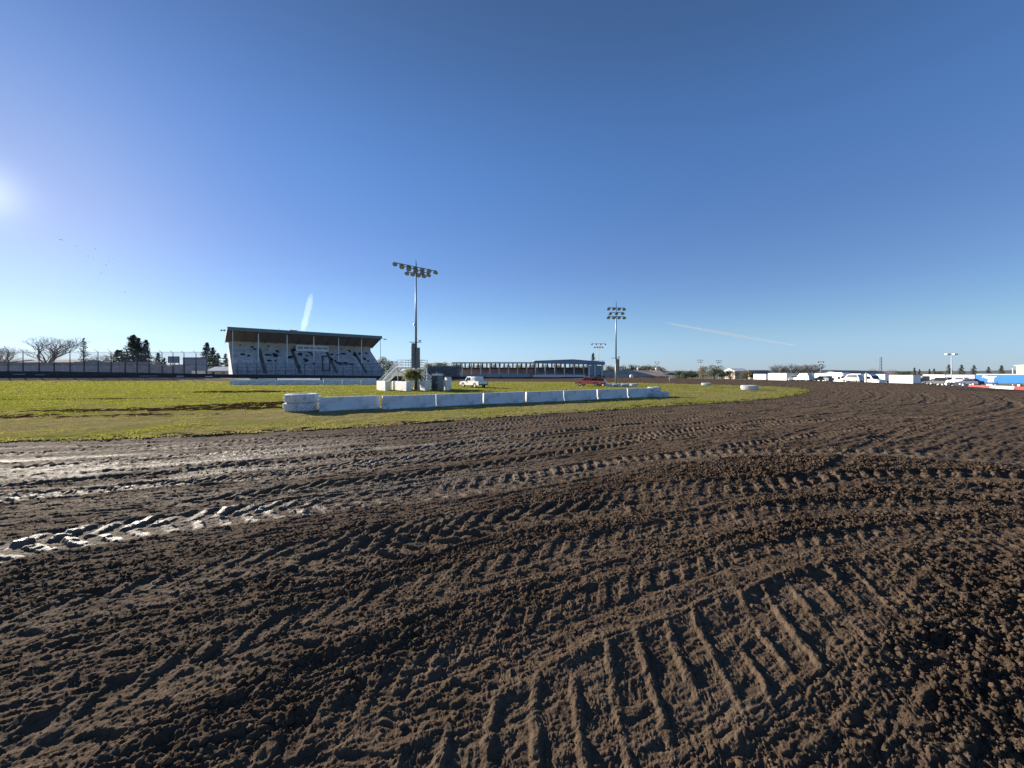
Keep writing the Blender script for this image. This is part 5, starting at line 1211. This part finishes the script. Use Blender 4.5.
# ------------------------------------------------------------------ contrails (thin real volumes far away)
def contrail(p0, p1, Y0, Y1, r, dens, lab, ani=0.0):
    a = Vector((X(p0[0], Y0), Y0, Z(p0[1], Y0))); b_ = Vector((X(p1[0], Y1), Y1, Z(p1[1], Y1))); mb = MB(); n = 12
    d = (b_ - a); N_ = 14; u = d.normalized().cross(Vector((0, 0, 1))).normalized(); w = d.normalized().cross(u); vs = []
    for i in range(N_ + 1):
        t = i / N_; rr_ = r * (.12 + .88 * math.sin(PI * min(1, t * 1.0) ** .8) ** .6) if 0 < i < N_ else r * .02; rr_ *= random.uniform(.85, 1.15)
        c = a + d * t + w * r * .5 * math.sin(t * 3)
        for k_ in range(n): q = 2 * PI * k_ / n; vs.append(c + u * rr_ * math.cos(q) + w * rr_ * math.sin(q))
    fs = [(i * n + k_, i * n + (k_ + 1) % n, (i + 1) * n + (k_ + 1) % n, (i + 1) * n + k_) for i in range(N_) for k_ in range(n)] + [tuple(range(n))[::-1], tuple(range(N_ * n, N_ * n + n))]
    m, nt, b0 = newmat('ice haze'); nt.nodes.remove(b0); out = [q for q in nt.nodes if q.type == 'OUTPUT_MATERIAL'][0]; v = nt.nodes.new('ShaderNodeVolumePrincipled')
    v.inputs['Color'].default_value = (.88, .96, 1, 1); v.inputs['Density'].default_value = dens; v.inputs['Anisotropy'].default_value = ani; nt.links.new(v.outputs[0], out.inputs['Volume'])
    mb.add(vs, fs); o = mb.build('contrail', m); tag(o, lab, 'contrail', kind='stuff'); return o
contrail((312, 292), (301, 336), 3000, 3300, 26, .0018, 'short steep white vapour trail rising above the grandstand roof', .6)
contrail((662, 322), (800, 346), 3000, 3400, 10, .03, 'long faint white vapour trail low in the sky right of centre')

# ------------------------------------------------------------------ light, sky, camera
AZ = R(-54.0); EL = R(15.5)
sd = bpy.data.lights.new('sun', 'SUN'); sd.energy = 4.6; sd.angle = R(.53); sd.color = (1.0, .91, .78); so = bpy.data.objects.new('sun', sd); COL.objects.link(so)
dirv = Vector((math.sin(AZ) * math.cos(EL), math.cos(AZ) * math.cos(EL), math.sin(EL))); so.rotation_euler = dirv.to_track_quat('Z', 'Y').to_euler(); so.location = dirv * 50
def mrs(nt, v, a, b, c, d, it):
    n = nt.nodes.new('ShaderNodeMapRange'); n.interpolation_type = it
    for i_, q in zip((1, 2, 3, 4), (a, b, c, d)): n.inputs[i_].default_value = q
    nt.links.new(v, n.inputs[0]); return n.outputs[0]
w = bpy.data.worlds.new('World'); scene.world = w; w.use_nodes = True; nt = w.node_tree; bg = nt.nodes['Background']; sk = nt.nodes.new('ShaderNodeTexSky'); sk.sky_type = 'NISHITA'; sk.sun_disc = False
sk.sun_elevation = EL; sk.sun_rotation = AZ; sk.air_density = 1.0; sk.dust_density = .06; sk.ozone_density = 4.0; sk.altitude = 0
gm = nt.nodes.new('ShaderNodeGamma'); gm.inputs[1].default_value = .64; nt.links.new(sk.outputs[0], gm.inputs[0])
hs = nt.nodes.new('ShaderNodeHueSaturation'); hs.inputs['Saturation'].default_value = 1.41; nt.links.new(gm.outputs[0], hs.inputs['Color'])
tcw = nt.nodes.new('ShaderNodeTexCoord'); sx = nt.nodes.new('ShaderNodeSeparateXYZ'); nt.links.new(tcw.outputs['Generated'], sx.inputs[0])
hzf = mrs(nt, sx.outputs['Z'], .0, .30, 1.0, 0.0, 'SMOOTHSTEP')
tn = nt.nodes.new('ShaderNodeMix'); tn.data_type = 'RGBA'; tn.blend_type = 'MULTIPLY'; tn.inputs[0].default_value = 1
tc_ = nt.nodes.new('ShaderNodeMix'); tc_.data_type = 'RGBA'; nt.links.new(hzf, tc_.inputs[0]); tc_.inputs[6].default_value = (1.22, .925, 1.12, 1); tc_.inputs[7].default_value = (1.0, 1.10, 1.27, 1)
nt.links.new(hs.outputs[0], tn.inputs[6]); nt.links.new(tc_.outputs[2], tn.inputs[7])
zf = mrs(nt, sx.outputs['Z'], .42, .80, 0.0, 1.0, 'SMOOTHSTEP'); zc_ = nt.nodes.new('ShaderNodeMix'); zc_.data_type = 'RGBA'; zc_.blend_type = 'MULTIPLY'; zc_.inputs[7].default_value = (.84, .67, .60, 1)
nt.links.new(zf, zc_.inputs[0]); nt.links.new(tn.outputs[2], zc_.inputs[6])
vm = nt.nodes.new('ShaderNodeVectorMath'); vm.operation = 'DOT_PRODUCT'; vm.inputs[1].default_value = dirv; nt.links.new(tcw.outputs['Generated'], vm.inputs[0])
mx_ = nt.nodes.new('ShaderNodeMath'); mx_.operation = 'MAXIMUM'; mx_.inputs[1].default_value = 0; nt.links.new(vm.outputs['Value'], mx_.inputs[0])
p1_ = nt.nodes.new('ShaderNodeMath'); p1_.operation = 'POWER'; p1_.inputs[1].default_value = 45; nt.links.new(mx_.outputs[0], p1_.inputs[0])
p2_ = nt.nodes.new('ShaderNodeMath'); p2_.operation = 'POWER'; p2_.inputs[1].default_value = 1500; nt.links.new(mx_.outputs[0], p2_.inputs[0])
g1 = nt.nodes.new('ShaderNodeMix'); g1.data_type = 'RGBA'; g1.blend_type = 'ADD'; g1.inputs[7].default_value = (.2, .30, .05, 1); nt.links.new(p1_.outputs[0], g1.inputs[0]); nt.links.new(zc_.outputs[2], g1.inputs[6])
g2 = nt.nodes.new('ShaderNodeMix'); g2.data_type = 'RGBA'; g2.blend_type = 'ADD'; g2.inputs[7].default_value = (1.3, 1.3, 1.0, 1); nt.links.new(p2_.outputs[0], g2.inputs[0]); nt.links.new(g1.outputs[2], g2.inputs[6])
lf = mrs(nt, sx.outputs['Z'], .0, .09, 1.0, 0.0, 'LINEAR'); lo_ = nt.nodes.new('ShaderNodeMix'); lo_.data_type = 'RGBA'; lo_.blend_type = 'MULTIPLY'; lo_.inputs[7].default_value = (.74, .86, 1.25, 1)
nt.links.new(lf, lo_.inputs[0]); nt.links.new(g2.outputs[2], lo_.inputs[6]); nt.links.new(lo_.outputs[2], bg.inputs[0]); bg.inputs[1].default_value = .104
cam = bpy.data.cameras.new('camera'); co = bpy.data.objects.new('camera', cam); COL.objects.link(co); cam.sensor_width = 36; cam.lens = 36 * F / 1024; cam.shift_y = -12 / 1024; cam.clip_end = 20000; cam.clip_start = .05
co.location = (0, 0, CZ); co.rotation_euler = (R(90), 0, 0); scene.camera = co
scene.view_settings.view_transform = 'Standard'; scene.view_settings.look = 'None'; scene.view_settings.gamma = 1; scene.view_settings.exposure = 1.15
scene.render.engine = 'CYCLES'; scene.render.resolution_x = 1024; scene.render.resolution_y = 768
